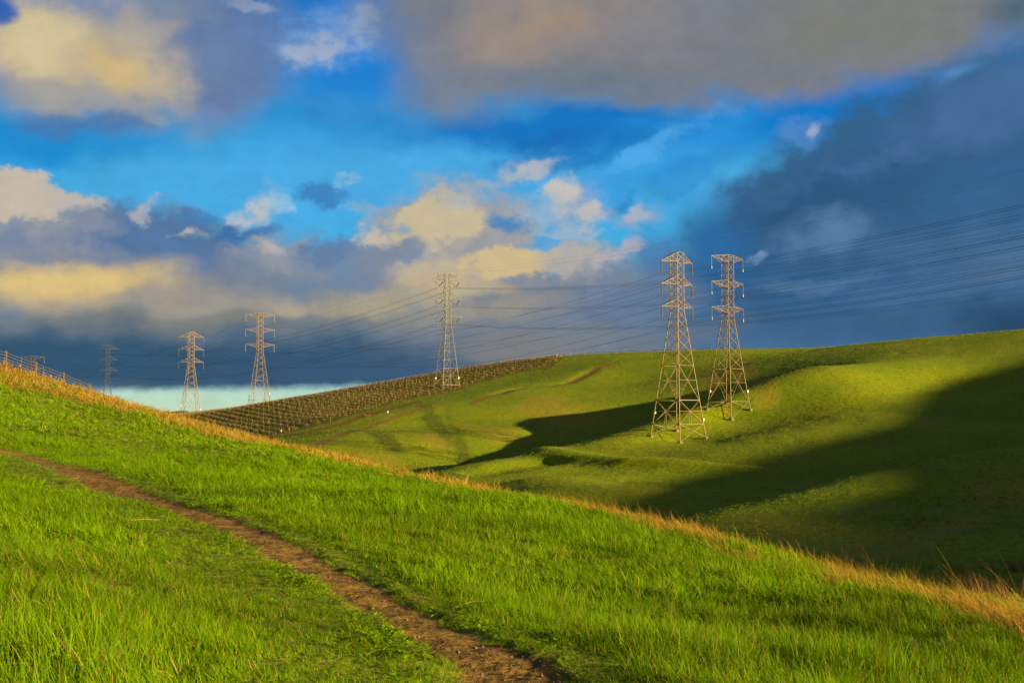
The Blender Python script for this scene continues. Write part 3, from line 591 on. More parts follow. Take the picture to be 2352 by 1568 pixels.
gx = []; gy = []; gs = []; gv = []; gdry = []; gt = []; gsz = []
DENS = 1.0
LODS = [(5.5, 16, 85, 0), (16, 30, 38, 1), (30, 60, 12, 2), (60, 135, 4.2, 3)]
protos = []
for l, (n, rad, wd) in enumerate([(38, .11, .0052), (44, .16, .0085), (54, .30, .013), (60, .52, .027)]):
    for k in range(4):
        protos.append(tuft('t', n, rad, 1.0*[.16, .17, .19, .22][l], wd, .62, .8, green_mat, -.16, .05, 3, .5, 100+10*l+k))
PX, PY, PZ, SC, VA, DR, TI, RO = [], [], [], [], [], [], [], []
def add_pts(x, y, h, var, dry, tint, base, lean=.16):
    z = gz(x, y)
    PX.append(x); PY.append(y); PZ.append(z); n = len(x)
    s = h/base; u = np.clip(.6+.4*s, .5, 1.25)
    SC.append(np.stack([u, u, s*rng.uniform(.8, 1.2, n)], 1)); VA.append(var); DR.append(dry); TI.append(tint)
    wx = 1.1*fbm(x/1.6, y/1.6, 2, 201); wy = 1.1*fbm(x/1.6, y/1.6, 2, 202)-.12
    RO.append(np.stack([rng.normal(0, lean, n)+wx, rng.normal(0, lean, n)+wy, rng.uniform(-.9, .9, n)], 1))
for r0, r1, dn, l in LODS:
    x, y = band(r0, r1, dn*DENS)
    h, dry, bare, pd = zone(x, y)
    nz = near_z(x, y); fz = far_z(x, y)
    keep = (nz > fz+.02) & (rng.uniform(size=len(x)) > bare*1.02) & (rng.uniform(size=len(x)) > dry*.62) & (x < 9+.0*y)
    sh = (h < .07); keep &= ~(sh & (rng.uniform(size=len(x)) < .15+.75*sst(fbm(x/.8, y/.8, 3, 77), .10, .22)))
    x, y, h, dry = x[keep], y[keep], h[keep], dry[keep]
    z = gz(x, y); v = visible(x, y, z); x, y, h, dry = x[v], y[v], h[v], dry[v]
    tint = np.clip(.46+3.0*fbm(x/1.7, y/2.2, 4, 63)+rng.normal(0, .2, len(x)), 0, 1)
    add_pts(x, y, np.clip(h*(1+1.1*fbm(x/.55, y/.55, 2, 64))*(1+.45*rng.normal(0, .5, len(x))), .03, .42), rng.integers(0, 4, len(x))+4*l, dry*.55, tint, [.16, .17, .19, .22][l])
NG = sum(len(a) for a in PX)
cat = lambda L: np.concatenate(L)
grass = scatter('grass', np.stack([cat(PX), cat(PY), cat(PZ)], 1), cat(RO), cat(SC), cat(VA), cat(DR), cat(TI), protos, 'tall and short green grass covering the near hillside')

# low broad-leaved weeds along the footpath
PX, PY, PZ, SC, VA, DR, TI, RO = [], [], [], [], [], [], [], []
wp = [weed('w', 16, .07, .045, green_mat, 300+k) for k in range(4)]
for r0, r1, dn in ((5.5, 16, 40), (16, 34, 16)):
    x, y = band(r0, r1, dn)
    h, dry, bare, pd = zone(x, y); nn = fbm(x/.6, y/.6, 2, 91)
    pr = np.where(pd < 0, .85*(1-sst(np.abs(-pd-np.interp(y, [6, 14, 30], [.72, .62, .62])+.3*nn), .1, .35)), .3*(1-sst(np.abs(pd-.7), .1, .5))) + .05*(pd < 0) + .10*sst(fbm(x/1.7, y/1.7, 2, 92), .12, .25)
    keep = (rng.uniform(size=len(x)) < pr) & (bare < .6) & (near_z(x, y) > far_z(x, y)) & (x < 9)
    x, y = x[keep], y[keep]
    add_pts(x, y, rng.uniform(.7, 1.5, len(x)), rng.integers(0, 4, len(x)), np.zeros(len(x)), rng.uniform(0, .7, len(x)), 1.0)
weeds = scatter('weeds', np.stack([cat(PX), cat(PY), cat(PZ)], 1), cat(RO), cat(SC), cat(VA), cat(DR), cat(TI), wp, 'low leafy weeds edging the footpath')

# dry straw along the crest
PX, PY, PZ, SC, VA, DR, TI, RO = [], [], [], [], [], [], [], []
sp = []
for l, (n, rad, hh, wd) in enumerate([(40, .22, .34, .0055), (44, .34, .42, .010), (60, .6, .42, .020)]):
    for k in range(3): sp.append(tuft('s', n, rad, hh, wd, 1.0, .6, straw_mat, -1.1 if l < 2 else -.7, .10, 4, .65, 200+10*l+k))
for k in range(3): sp.append(tuft('s', 7, .18, .62, .006, .25, .18, straw_mat, -.95, .1, 5, .35, 260+k))
for k in range(3): sp.append(tuft('s', 8, .3, .75, .013, .25, .18, straw_mat, -.7, .1, 5, .35, 270+k))
for r0, r1, dn, l in ((11, 26, 26, 0), (26, 52, 10, 1), (52, 140, 2.6, 2)):
    x, y = band(r0, r1, dn)
    h, dry, bare, pd = zone(x, y)
    keep = (rng.uniform(size=len(x)) < sst(dry, .25, .75)) & (near_z(x, y) > far_z(x, y)+.02) & (x < 10)
    x, y = x[keep], y[keep]
    z = gz(x, y); v = visible(x, y, z, lift=.5); x, y = x[v], y[v]
    add_pts(x, y, rng.uniform(.55, 1.15, len(x)), rng.integers(0, 3, len(x))+3*l, np.ones(len(x)), rng.uniform(0, 1, len(x)), 1.0, .2)
for r0, r1, dn, l in ((11, 30, 2.4, 3), (30, 130, .3, 4)):
    x, y = band(r0, r1, dn); h, dry, bare, pd = zone(x, y)
    keep = (rng.uniform(size=len(x)) < sst(dry, .5, .9)) & (near_z(x, y) > far_z(x, y)+.02) & (x < 10); x, y = x[keep], y[keep]
    add_pts(x, y, rng.uniform(.6, 1.2, len(x)), rng.integers(0, 3, len(x))+3*l, np.ones(len(x)), rng.uniform(0, 1, len(x)), 1.0, .15)
NS = sum(len(a) for a in PX)
straw = scatter('dry_grass', np.stack([cat(PX), cat(PY), cat(PZ)], 1), cat(RO), cat(SC), cat(VA), cat(DR), cat(TI), sp, 'golden dry grass bent over along the crest of the near hillside')

# turf on the far slopes: low clumps that catch the grazing light
PX, PY, PZ, SC, VA, DR, TI, RO = [], [], [], [], [], [], [], []
turf_mat = blade_mat('turf_blades', (.24, .34, .003), (.42, .48, .004), (.36, .30, .02), (.56, .42, .04), .4)
cl = [tuft('c', 12, .34, .13, .06, .8, .6, turf_mat, 0, 0, 2, .5, 400+k) for k in range(4)]
for r0, r1, dn in ((45, 120, 2.2), (120, 260, 1.2), (260, 420, .8), (420, 680, .4)):
    x, y = band(r0, r1, dn, 22.5)
    fz = far_z(x, y); keep = (near_z(x, y) < fz) & (fbm(x/7, y/7, 3, 95)+rng.normal(0, .12, len(x)) > -.08); keep &= ~in_poly(x, y, VPOLY)
    for ln_, w_ in ((TRACK, 3.2), (BANK1, 1.6), (BANK2, 1.8)): keep &= pl_dist(x, y, ln_)[0] > w_
    x, y = x[keep], y[keep]; z = gz(x, y)
    v = visible(x, y, z, steps=22, lift=.6); x, y = x[v], y[v]
    r = np.hypot(x, y)
    add_pts(x, y, rng.uniform(.5, 1.25, len(x))*(1+r/900), rng.integers(0, 4, len(x)), np.clip(.2+1.1*fbm(x/12, y/12, 3, 96)+rng.normal(0, .12, len(x)), 0, 1), rng.uniform(0, 1, len(x)), 1.0, .2)
NC = sum(len(a) for a in PX)
turf = scatter('turf', np.stack([cat(PX), cat(PY), cat(PZ)], 1), cat(RO), cat(SC), cat(VA), cat(DR), cat(TI), cl, 'grass tussocks roughening the far green slopes')
# tall brown weeds on the shaded bank at the right
PX, PY, PZ, SC, VA, DR, TI, RO = [], [], [], [], [], [], [], []
brown_mat = blade_mat('brown_weeds', (.24, .12, .05), (.40, .22, .08), (.20, .10, .05), (.34, .19, .08), .2)
wb = [tuft('b', 14, .30, 1.0, .022, .45, .3, brown_mat, -.15, 0, 3, .5, 600+k) for k in range(3)]
x, y = band(45, 260, .8, 24); z = far_z(x, y); qx, qy = to_px(x, y, z)
pr = np.maximum.reduce([sst(qx, 2140, 2300)*sst(qy, 1235, 1290)*(y < 110), .5*(1-sst(np.hypot((qx-2080)/260, (qy-1190-(2080-qx)*.12)/45), .6, 1.1)), .35*(1-sst(np.hypot((qx-2290)/120, (qy-1110)/80), .6, 1.1))])
keep = (rng.uniform(size=len(x)) < pr*(.3+1.6*sst(fbm(x/6, y/6, 3, 120), -.1, .2))) & (near_z(x, y) < z); x, y = x[keep], y[keep]
add_pts(x, y, rng.uniform(.35, 1.0, len(x))*np.where(y < 110, 1.1, .5), rng.integers(0, 3, len(x)), np.zeros(len(x)), rng.uniform(0, 1, len(x)), 1.0, .15)
brush = scatter('brown_weeds', np.stack([cat(PX), cat(PY), cat(PZ)], 1), cat(RO), cat(SC), cat(VA), cat(DR), cat(TI), wb, 'tall dead brown weeds on the shaded bank at right')
print('COUNTS', NG, NS, NC, len(x))
# ------------------------------------------------------------------ steel lattice towers
steel_tan = simple('tan_steel', (.25, .155, .035), .6, .0, .2, 1.5)
steel_rust = simple('rust_tinted_steel', (.22, .135, .04), .65, .0, .25, 1.5)
steel_grey = simple('galvanised_steel', (.07, .07, .05), .55, .2, .2, 1.5)
steel_cloud_shade = simple('cloud_shaded_steel', (.022, .028, .032), .6, .2, .2, 1.5)  # cloud shadow over the distant tower, put into its steel colour
steel_brown_shade = simple('cloud_shaded_brown_steel', (.05, .028, .018), .6, .1, .2, 1.5)  # brown steel with the distant cloud shadow darkened into its colour
concrete = simple('concrete', (.22, .16, .085), .9, 0, .25, 4)
glass_ins = simple('pale_insulator', (.22, .18, .09), .35, 0, .15, 8)
dark_ins = simple('dark_insulator', (.05, .06, .065), .35, 0, .2, 8)
plate_mat = simple('white_plate', (.60, .56, .46), .5, 0, .05, 8)
cable_mat = simple('aluminium_cable', (.06, .055, .05), .5, .3, .2, 1)
wood = simple('weathered_post', (.15, .075, .04), .85, 0, .3, 9)
orange_mat = simple('orange_paint', (.45, .13, .02), .6, 0, .15, 9)
yellow_mat = simple('yellow_paint', (.80, .50, .05), .6, 0, .15, 9)
red_mat = simple('red_paint', (.75, .03, .015), .5, 0, .1, 9)
galv_wire = simple('fence_wire', (.20, .18, .13), .5, .3, .1, 9)
class MB:
    def __init__(s): s.v = []; s.f = []
    def bar(s, a, b, w, w2=None, n=4):
        a = Vector(a); b = Vector(b); d = b-a
        if d.length < 1e-6: return
        d.normalize(); up = Vector((0, 0, 1)) if abs(d.z) < .95 else Vector((1, 0, 0))
        x = d.cross(up).normalized(); y = d.cross(x).normalized(); i = len(s.v); w2 = w if w2 is None else w2
        for p, ww in ((a, w), (b, w2)):
            for k in range(n):
                t = math.pi/4+2*math.pi*k/n; s.v.append(p+x*(math.cos(t)*ww*.7071)+y*(math.sin(t)*ww*.7071))
        for k in range(n): s.f.append((i+k, i+(k+1) % n, i+n+(k+1) % n, i+n+k))
        s.f.append(tuple(i+k for k in range(n))[::-1]); s.f.append(tuple(i+n+k for k in range(n)))
    def lathe(s, p, prof, n=8):
        i = len(s.v)
        for z, r in prof:
            for k in range(n): s.v.append(Vector((p[0]+r*math.cos(2*math.pi*k/n), p[1]+r*math.sin(2*math.pi*k/n), p[2]+z)))
        m = len(prof)
        for a in range(m-1):
            for k in range(n): s.f.append((i+a*n+k, i+a*n+(k+1) % n, i+(a+1)*n+(k+1) % n, i+(a+1)*n+k))
        s.f.append(tuple(i+k for k in range(n))[::-1]); s.f.append(tuple(i+(m-1)*n+k for k in range(n)))
    def discs(s, a, b, r, n, sides=8):
        """a string of insulator sheds from a to b"""
        a = Vector(a); b = Vector(b); d = (b-a)
        s.bar(a, b, r*.6)
        for k in range(n):
            p = a+d*((k+.25)/n); q = a+d*((k+.72)/n); s.bar(p, q, r*2.0, r*1.3, sides)
    def build(s, name, mat, parent=None): return mesh_obj(name, s.v, s.f, mat, parent)
def tower(kind, x, y, zb, H, rz, hb, ht, zw, big, xs, body, mat, insm, label, ext=(), group='lattice towers of the power lines', spacing=6.5, arm=6.4, k=1.0):
    """big: levels of the lower braced panels, xs: levels of the crossed panels up to the waist, body: levels above"""
    root = empty('transmission_tower', (x, y, zb), rz); tag(root, label, 'pylon', group)
    W = lambda z: ht if z >= zw else hb+(ht-hb)*z/zw
    co = [(1, 1), (-1, 1), (-1, -1), (1, -1)]
    cs, sn = math.cos(rz), math.sin(rz)
    feet = []
    for cx, cy in co:
        fx, fy = hb*cx, hb*cy
        g = gz1(x+fx*cs-fy*sn, y+fx*sn+fy*cs)-zb
        h2 = hb-(ht-hb)/zw*-1*0 if g > 0 else W(g); fz = g+.35
        w = W(fz); feet.append((w*cx, w*cy, fz))
    c = lambda i, z: (W(z)*co[i % 4][0], W(z)*co[i % 4][1], z)
    bw = .088*k; lw = .175*k
    for i in range(4):
        m = MB(); m.bar(feet[i], c(i, zw), lw); m.bar(c(i, zw), c(i, H), lw*.85); m.build('leg', mat, root)
        f = MB(); p = feet[i]; f.lathe((p[0], p[1], p[2]-.9), [(0, .72), (.55, .66), (1.0, .46)], 8); f.build('footing', concrete, root)
    m = MB()
    mid = lambda a, b: tuple((a[j]+b[j])/2 for j in range(3))
    for i in range(4):
        lo = list(ext)+list(big)
        # bottom leg panel: crossed from the lowest ring to the feet
        a, b = c(i, lo[0]), c(i+1, lo[0])
        m.bar(a, feet[(i+1) % 4], bw); m.bar(b, feet[i], bw); m.bar(a, b, bw*1.2)
        for z1, z2 in zip(lo[:-1], lo[1:]):
            a, b, d, e = c(i, z1), c(i+1, z1), c(i, z2), c(i+1, z2)
            r = W(z1)/(W(z1)+W(z2)); zc = z1+(z2-z1)*r; n_ = mid(c(i, zc), c(i+1, zc))
            for q in (a, b, d, e): m.bar(q, n_, bw)
            m.bar(c(i, zc), n_, bw*.8); m.bar(c(i+1, zc), n_, bw*.8)
            if z2-z1 > 6: 
                for q, s_ in ((a, i), (b, i+1)):
                    h_ = mid(q, n_); m.bar(h_, c(s_, h_[2]+.6), bw*.7)
            else: m.bar(n_, mid(a, b), bw*.8)
            m.bar(d, e, bw*(1.9 if z2 == lo[-2] else 1.2))
        if kind == 'c':
            lv = list(xs)+list(body)
            for z1, z2 in zip(lv[:-1], lv[1:]):
                a, b, d, e = c(i, z1), c(i+1, z1), c(i, z2), c(i+1, z2); t_ = mid(d, e)
                m.bar(a, t_, bw*.85); m.bar(b, t_, bw*.85); m.bar(d, e, bw*.85)
        else:
            lv = list(xs)+list(body)
            for z1, z2 in zip(lv[:-1], lv[1:]):
                a, b, d, e = c(i, z1), c(i+1, z1), c(i, z2), c(i+1, z2)
                m.bar(a, e, bw*.9); m.bar(b, d, bw*.9)
            m.bar(c(i, H), c(i+1, H), bw)
    z = (list(ext)+list(big))[-2]
    m.bar(c(0, z), c(2, z), bw); m.bar(c(1, z), c(3, z), bw)
    m.build('lattice_bracing', mat, root)
    att = []
    for lv_ in range(3):
        for s_ in (-1, 1):
            am = MB(); L = arm
            if kind == 'a':
                z0 = H-2.2-5.4*lv_; z1 = z0+(2.1 if lv_ == 0 else 1.9); tip = (s_*L, 0, z0)
            elif kind == 'b':
                z1 = H-spacing*lv_; z0 = z1-1.9; tip = (s_*L, 0, z1-.55)
            else:
                z0 = H-2.4-7.1*lv_; z1 = z0+2.2; tip = (s_*L, 0, z0+.05)
            for t_ in (-1, 1):
                B0 = Vector((s_*ht, t_*ht, z0)); B1 = Vector((s_*ht, t_*ht, z1)); tp = Vector(tip)
                am.bar(B0, tp, bw*1.15); am.bar(B1, tp, bw)
                for q in (.33, .66):
                    am.bar(B0.lerp(tp, q), B1.lerp(tp, q), bw*.7)
                am.bar(B0, B1.lerp(tp, .33), bw*.7); am.bar(B0.lerp(tp, .33), B1.lerp(tp, .66), bw*.7)
            for zz in (z0, z1):
                for q in (0, .4, .72):
                    p1 = Vector((s_*ht, -ht, zz)).lerp(Vector(tip), q); p2 = Vector((s_*ht, ht, zz)).lerp(Vector(tip), q); am.bar(p1, p2, bw*.7)
                p1 = Vector((s_*ht, -ht, zz)); p2 = Vector((s_*ht, ht, zz)).lerp(Vector(tip), .4); am.bar(p1, p2, bw*.6)
            am.build('crossarm', mat, root)
            im = MB(); tp = Vector(tip)
            if kind == 'a':
                im.bar(tp, tp-Vector((0, 0, .3)), .06); im.discs(tp-Vector((0, 0, .3)), tp-Vector((0, 0, 2.85)), .16*k, 13); end = tp-Vector((0, 0, 3.0)); im.bar(end+Vector((0, 0, .2)), end, .08)
            elif kind == 'b':
                im.bar(tp, tp-Vector((0, 0, 2.6)), .11*k); im.discs(tp-Vector((0, 0, .5)), tp-Vector((0, 0, 2.5)), .055*k, 9, 6); im.bar(tp-Vector((0, 0, 2.6)), tp-Vector((0, 0, 3.35)), .24*k, .28*k, 8); end = tp-Vector((0, 0, 3.4))
            else:
                bt = Vector((s_*(ht+(L-ht)*.46), 0, z0-2.75))
                for fx in (.82, .04):
                    top = Vector((s_*(ht+(L-ht)*fx), 0, z0)); a_ = top.lerp(bt, .16); b_ = top.lerp(bt, .93)
                    im.bar(top, a_, .05); im.discs(a_, b_, .15*k, 12); im.bar(b_, bt, .05)
                end = bt
            im.build('insulator', insm, root)
            att.append((lv_, s_, end))
    if kind == 'c':
        tb = MB()
        for t_ in (-1, 1):
            tb.bar((-4.15, t_*.35, H), (4.15, t_*.35, H), bw*1.1)
            for s_ in (-1, 1):
                tb.bar((s_*4.15, t_*.35, H), (s_*3.8, t_*.6, H-1.2), bw*.8); tb.bar((s_*2.6, t_*.35, H), (s_*3.8, t_*.6, H-1.2), bw*.7); tb.bar((s_*4.15, 0, H), (s_*4.15, 0, H+.35), bw)
        tb.build('earth_wire_beam', mat, root)
        for s_ in (-1, 1): att.append((-1, s_, Vector((s_*4.15, 0, H+.3))))
    if kind != 'c' or True:
        for i_, zz in ((1, big[0]+2.6 if kind != 'a' else 5.8), (3, big[0]+2.6 if kind != 'a' else 4.2)):
            p = Vector(c(i_, zz)); pm = MB(); n_ = Vector((math.sin(-rz), -math.cos(-rz), 0)); n_ = Vector((-sn*-1, -cs, 0)); n_ = Matrix.Rotation(-rz, 3, 'Z') @ Vector((.15, -1, 0)); n_.normalize()
            a_ = p+n_*.22-Vector((0, 0, .3)); pm.bar(a_, a_+Vector((0, 0, .6)), .5); pm.build('warning_plate', plate_mat, root)
    Mx = Matrix.Translation((x, y, zb)) @ Matrix.Rotation(rz, 4, 'Z')
    return root, {(l, s_): Mx @ p for l, s_, p in att}
A_X = dict(big=(3.1, 8.8, 17.0), xs=(17.0, 20.2, 23.1, 25.7, 28.0), body=(30.2, 31.1, 33.0, 34.8, 36.5, 38.3, 40.1, 41.8, 44.0))
def a_tower(x, y, zb, rz, mat, label, k=1.0, H=44.0, low=0.0):
    d = 44.0-H
    big = tuple(v-d for v in (3.1, 8.8, 17.0)) if d < 3 else (8.8-d, 17.0-d)
    return tower('a', x, y, zb, H, R(rz), 4.63-.117*d, 1.11, 30.2-d, big, tuple(v-d for v in A_X['xs']), tuple(v-d for v in A_X['body']), mat, glass_ins, label, spacing=5.4, arm=5.5, k=k)
def b_tower(x, y, zb, rz, mat, label, k=1.0, H=39.7):
    d = H-39.7
    ext = () if d < 1 else (2.4,)
    big = (2.2+d, 10.5+d)
    bd = [H-16.2, H-14.9, H-13.0, H-10.9, H-8.4, H-6.5, H-4.4, H-1.9, H]
    return tower('b', x, y, zb, H, R(rz), 3.95+.11*d, 1.09, H-16.2, big, tuple(v+d for v in (10.5, 13.6, 16.4, 19.0, 21.3)), bd, mat, glass_ins, label, ext=ext, k=k)
def c_tower(x, y, zb, rz, mat, label, k=1.0):
    return tower('c', x, y, zb, 44.0, R(rz), 3.66, 1.1, 25.4, (.9, 7.3), (7.3, 10.7, 14.0, 17.1, 20.1, 23.2), (25.4, 27.4, 29.5, 32.1, 34.5, 36.7, 39.2, 41.6, 44.0), mat, dark_ins, label, arm=6.8, k=k)
def at_px(px4, d): return (px4-2048)/5689.0*d
def zpx(py4, d): return (1672.0-py4)/5689.0*d
TA, aA = a_tower(39.5, 339, zpx(1748, 339), 42, steel_tan, 'tallest golden lattice tower in front, standing on the grassy spur')
TB, aB = b_tower(at_px(2913, 364), 364, zpx(1640, 364), 43, steel_rust, 'rust tinted lattice tower just behind and right of the front one')
TC, aC = c_tower(at_px(1788, 552), 552, zpx(1548, 552), 30, steel_grey, 'grey lattice tower with V shaped insulators beside the vineyard', 1.0)
TD, aD = b_tower(at_px(1038.4, 616), 616, zpx(1252, 616)-44.0, 28, steel_rust, 'reddish lattice tower rising behind the left vineyard skyline', 1.0, 44.0)
TE, aE = a_tower(at_px(763, 614), 614, zpx(1328, 614)-37.6, 28, steel_tan, 'pale yellow lattice tower standing where vineyard meets near hillside', 1.0, 37.6)
TF, aF = c_tower(at_px(430, 935), 935, zpx(1381, 935)-44, 28, steel_cloud_shade, 'dark distant lattice tower just beyond the end of the wire fence', .95)
TG, aG = b_tower(at_px(130, 829), 829, zpx(1423, 829)-44, 28, steel_brown_shade, 'brown tower whose top shows through the wire fence', 1.05, 44.0)
TH, aH = a_tower(at_px(-34, 850), 850, zpx(1440, 850)-37.6, 28, steel_brown_shade, 'tower cut off by the left edge, only arm tips showing', 1.3, 37.6)

# ------------------------------------------------------------------ conductors
def cable(p0, p1, sag, label, rad=.03, twin=False, n=44, group='power line cables', dens=1.0):
    rad *= .72
    p0 = Vector(p0); p1 = Vector(p1); m = MB(); offs = [Vector((0, 0, 0))] if not twin else [Vector((0, 0, .0)), Vector((0, 0, -.45))]
    for of in offs:
        pts = []
        for k in range(n+1):
            t = k/n; q = p0.lerp(p1, t); q.z -= 4*sag*t*(1-t); pts.append(q+of-p0)
        i0 = len(m.v); d = (p1-p0); d.z = 0; d.normalize(); sx = Vector((-d.y, d.x, 0)); up = Vector((0, 0, 1))
        for q in pts:
            for k in range(4):
                a = math.pi/2*k+.785; m.v.append(q+sx*math.cos(a)*rad+up*math.sin(a)*rad)
        for s_ in range(n):
            for k in range(4): m.f.append((i0+4*s_+k, i0+4*s_+(k+1) % 4, i0+4*s_+4+(k+1) % 4, i0+4*s_+4+k))
    o = m.build('power_cable', cable_mat); o.location = p0; tag(o, label, 'cable', group); return o
lvn = {0: 'upper', 1: 'middle', 2: 'lower', -1: 'thin topmost'}; sdn = {-1: 'left-arm', 1: 'right-arm'}
for (l, s_), p in aA.items():
    cable(p, aE[(l, s_)], 10, '%s %s cable from the front tower left to the pale yellow tower' % (lvn[l], sdn[s_]), .04)
    e = p+Vector((.52*330, -.85*330, 31.5)); cable(p, e, 8, '%s %s cable from the front tower out to the right edge' % (lvn[l], sdn[s_]), .045, twin=True)
for (l, s_), p in aB.items():
    cable(p, aD[(l, s_)], 9, '%s %s cable from the second tower left to the reddish tower' % (lvn[l], sdn[s_]), .032)
    e = p+Vector((.6*330, -.8*330, 37)); cable(p, e, 8, '%s %s cable from the second tower out to the right edge' % (lvn[l], sdn[s_]), .032)
for (l, s_), p in aC.items():
    q = aF[(l, s_)]; lo = l < 0
    cable(p, q, 10 if not lo else 7, '%s %s cable from the grey tower down left to the dark tower' % (lvn[l], sdn[s_]), .02 if lo else .045, twin=not lo)
    e = p+Vector((.6*400, -.8*400, 18 if lo else 9.4)); cable(p, e, 8 if lo else 12, '%s %s cable from the grey tower across to the right edge' % (lvn[l], sdn[s_]), .02 if lo else .04, twin=not lo)
    if not lo:
        e = q+Vector((-197, 315, -34)); cable(q, e, 16, '%s %s cable from the dark tower down behind the near hillside' % (lvn[l], sdn[s_]), .05)
for (l, s_), p in aE.items(): cable(p, aH[(l, s_)], 8, '%s %s cable from the pale yellow tower to the left edge' % (lvn[l], sdn[s_]), .04)
for (l, s_), p in aD.items(): cable(p, aG[(l, s_)], 8, '%s %s cable from the reddish tower to the brown tower' % (lvn[l], sdn[s_]), .04)

# ------------------------------------------------------------------ wire fence on the left skyline
def onP(px4, py4, d): return (at_px(px4, d), d, zpx(py4, d))
fd = onP(22, 1403, 85); fence = empty('wire_fence', (fd[0], fd[1], gz1(fd[0], fd[1]))); tag(fence, 'wire fence with wooden posts along the left hillside skyline', 'fence')
F0v = Vector(fence.location)
tall = [(-110, 1372, 80), (22, 1403, 85), (143, 1447, 90), (254, 1489, 95), (360, 1535, 100), (412, 1571, 104.5), (443, 1584, 108), (459, 1591, 110)]
tops = []
for k, (px, py, d) in enumerate(tall):
    p = Vector(onP(px, py, d)); g = gz1(p.x, p.y)-.15; m = MB(); m.bar(Vector((p.x, p.y, min(g, p.z-.9)))-F0v, p-F0v, .095, .085, 6); m.build('post', wood, fence); tops.append(p)
for px, py, d in ((79, 1457, 87.5), (202, 1500, 92.5), (308, 1540, 97.5)):
    p = Vector(onP(px, py, d)); g = gz1(p.x, p.y)-.15; m = MB(); m.bar(Vector((p.x, p.y, min(g, p.z-.5)))-F0v, p-Vector((0, 0, .12))-F0v, .075, .075, 4); so_ = m.build('short_post', wood, fence)
    m = MB(); m.bar(p-Vector((0, 0, .14))-F0v, p-F0v, .10, .10, 6); m.build('cap', orange_mat, so_)
for h in (.10, .27, .46, .62):
    m = MB()
    for a, b in zip(tops[:-1], tops[1:]):
        for k in range(6):
            def pt(t): q = a.lerp(b, t); q.z -= h+.10*t*(1-t); return q-F0v
            m.bar(pt(k/6), pt((k+1)/6), .022)
    m.build('wire', galv_wire, fence)
m = MB(); m.bar(tops[-2]-Vector((0, 0, .06))-F0v, tops[-1]-Vector((0, 0, .06))-F0v, .07); m.bar(tops[-2]-Vector((0, 0, .12))-F0v, tops[-1]-Vector((0, 0, .85))-F0v, .05); m.build('rail', wood, fence)

# ------------------------------------------------------------------ vineyard rows
cane_m, t = material('vine_canes')
v_ = t.n('ShaderNodeAttribute', attribute_name='v').outputs[2]
bs_ = t.n('ShaderNodeBsdfPrincipled', {'Base Color': t.ramp(v_, [(0, (.06, .032, .016)), (.5, (.15, .075, .025)), (.8, (.24, .14, .035)), (1, (.22, .22, .03))]), 'Roughness': .85})
t.n('ShaderNodeOutputMaterial', {0: bs_})
stake_m = simple('grey_stake', (.30, .26, .08), .8, 0, .3, 5)
a1 = hit(560, 990, fsm, 200, 700); a2 = hit(650, 1004, fsm, 200, 700); b1 = hit(800, 935, fsm, 200, 700); b2 = hit(900, 948, fsm, 200, 700)
vd = np.array([a2[0]-a1[0]+b2[0]-b1[0], a2[1]-a1[1]+b2[1]-b1[1]]); vd /= np.linalg.norm(vd); vn = np.array([-vd[1], vd[0]])
print('VINE DIR', vd, a1, a2, b1, b2)
pm_ = MB(); pm_.bar((0, 0, -.2), (0, 0, 1.25), .09, .07, 4); post_me = pm_.build('tmp', stake_m); post_mesh = post_me.data; bpy.data.objects.remove(post_me)
pc = np.array(VPOLY); cc = pc.mean(0)
def vine_row(S, label):
    """S: list of xy sample points 1 m apart"""
    base = Vector((S[0][0], S[0][1], gz1(*S[0]))); root = empty('vine_row', base); tag(root, label, 'vines', 'rows of leafless vines in the hillside vineyard')
    S = np.array(S); z = gz(S[:, 0], S[:, 1]); n = len(S); Vv = []; Ff = []; av = []
    for k in range(n-1):
        p = np.array([S[k, 0], S[k, 1], z[k]])-np.array(base); q = np.array([S[k+1, 0], S[k+1, 1], z[k+1]])-np.array(base)
        i0 = len(Vv)
        for e in (p, q):
            for dz, dd in ((.50, -.05), (.50, .05), (.60, .05), (.60, -.05)): Vv.append((e[0]+vn[0]*dd, e[1]+vn[1]*dd, e[2]+dz)); av.append(.2)
        Ff += [(i0, i0+1, i0+5, i0+4), (i0+1, i0+2, i0+6, i0+5), (i0+2, i0+3, i0+7, i0+6), (i0+3, i0, i0+4, i0+7)]
        for c_ in range(6):
            f = rng.uniform(); e = p+(q-p)*f; trunk = c_ == 0; i0 = len(Vv); w_ = .045 if trunk else .025; h0, h1 = (0, .6) if trunk else (.5, .6+rng.uniform(.1, .55)); va = rng.uniform()
            ang = rng.uniform(0, 3.14); wx, wy = math.cos(ang)*w_, math.sin(ang)*w_; lx, ly = rng.normal(0, .12, 2)
            Vv += [(e[0]-wx, e[1]-wy, e[2]+h0), (e[0]+wx, e[1]+wy, e[2]+h0), (e[0]+wx*.6+lx, e[1]+wy*.6+ly, e[2]+h1), (e[0]-wx*.6+lx, e[1]-wy*.6+ly, e[2]+h1)]; av += [va]*4; Ff.append((i0, i0+1, i0+2, i0+3))
    me = np_mesh('vine_canes', np.array(Vv), np.array(Ff), cane_m, smooth=False); attr(me, 'v', av); link('vine_canes', me, root)
    for k in range(0, n, 8):
        o = bpy.data.objects.new('vineyard_post', post_mesh); col.objects.link(o); o.parent = root; o.location = Vector((S[k, 0], S[k, 1], z[k]))-base; o.rotation_euler = (rng.normal(0, .04), rng.normal(0, .04), rng.uniform(0, 1)); o.scale = (1, 1, rng.uniform(.85, 1.15))
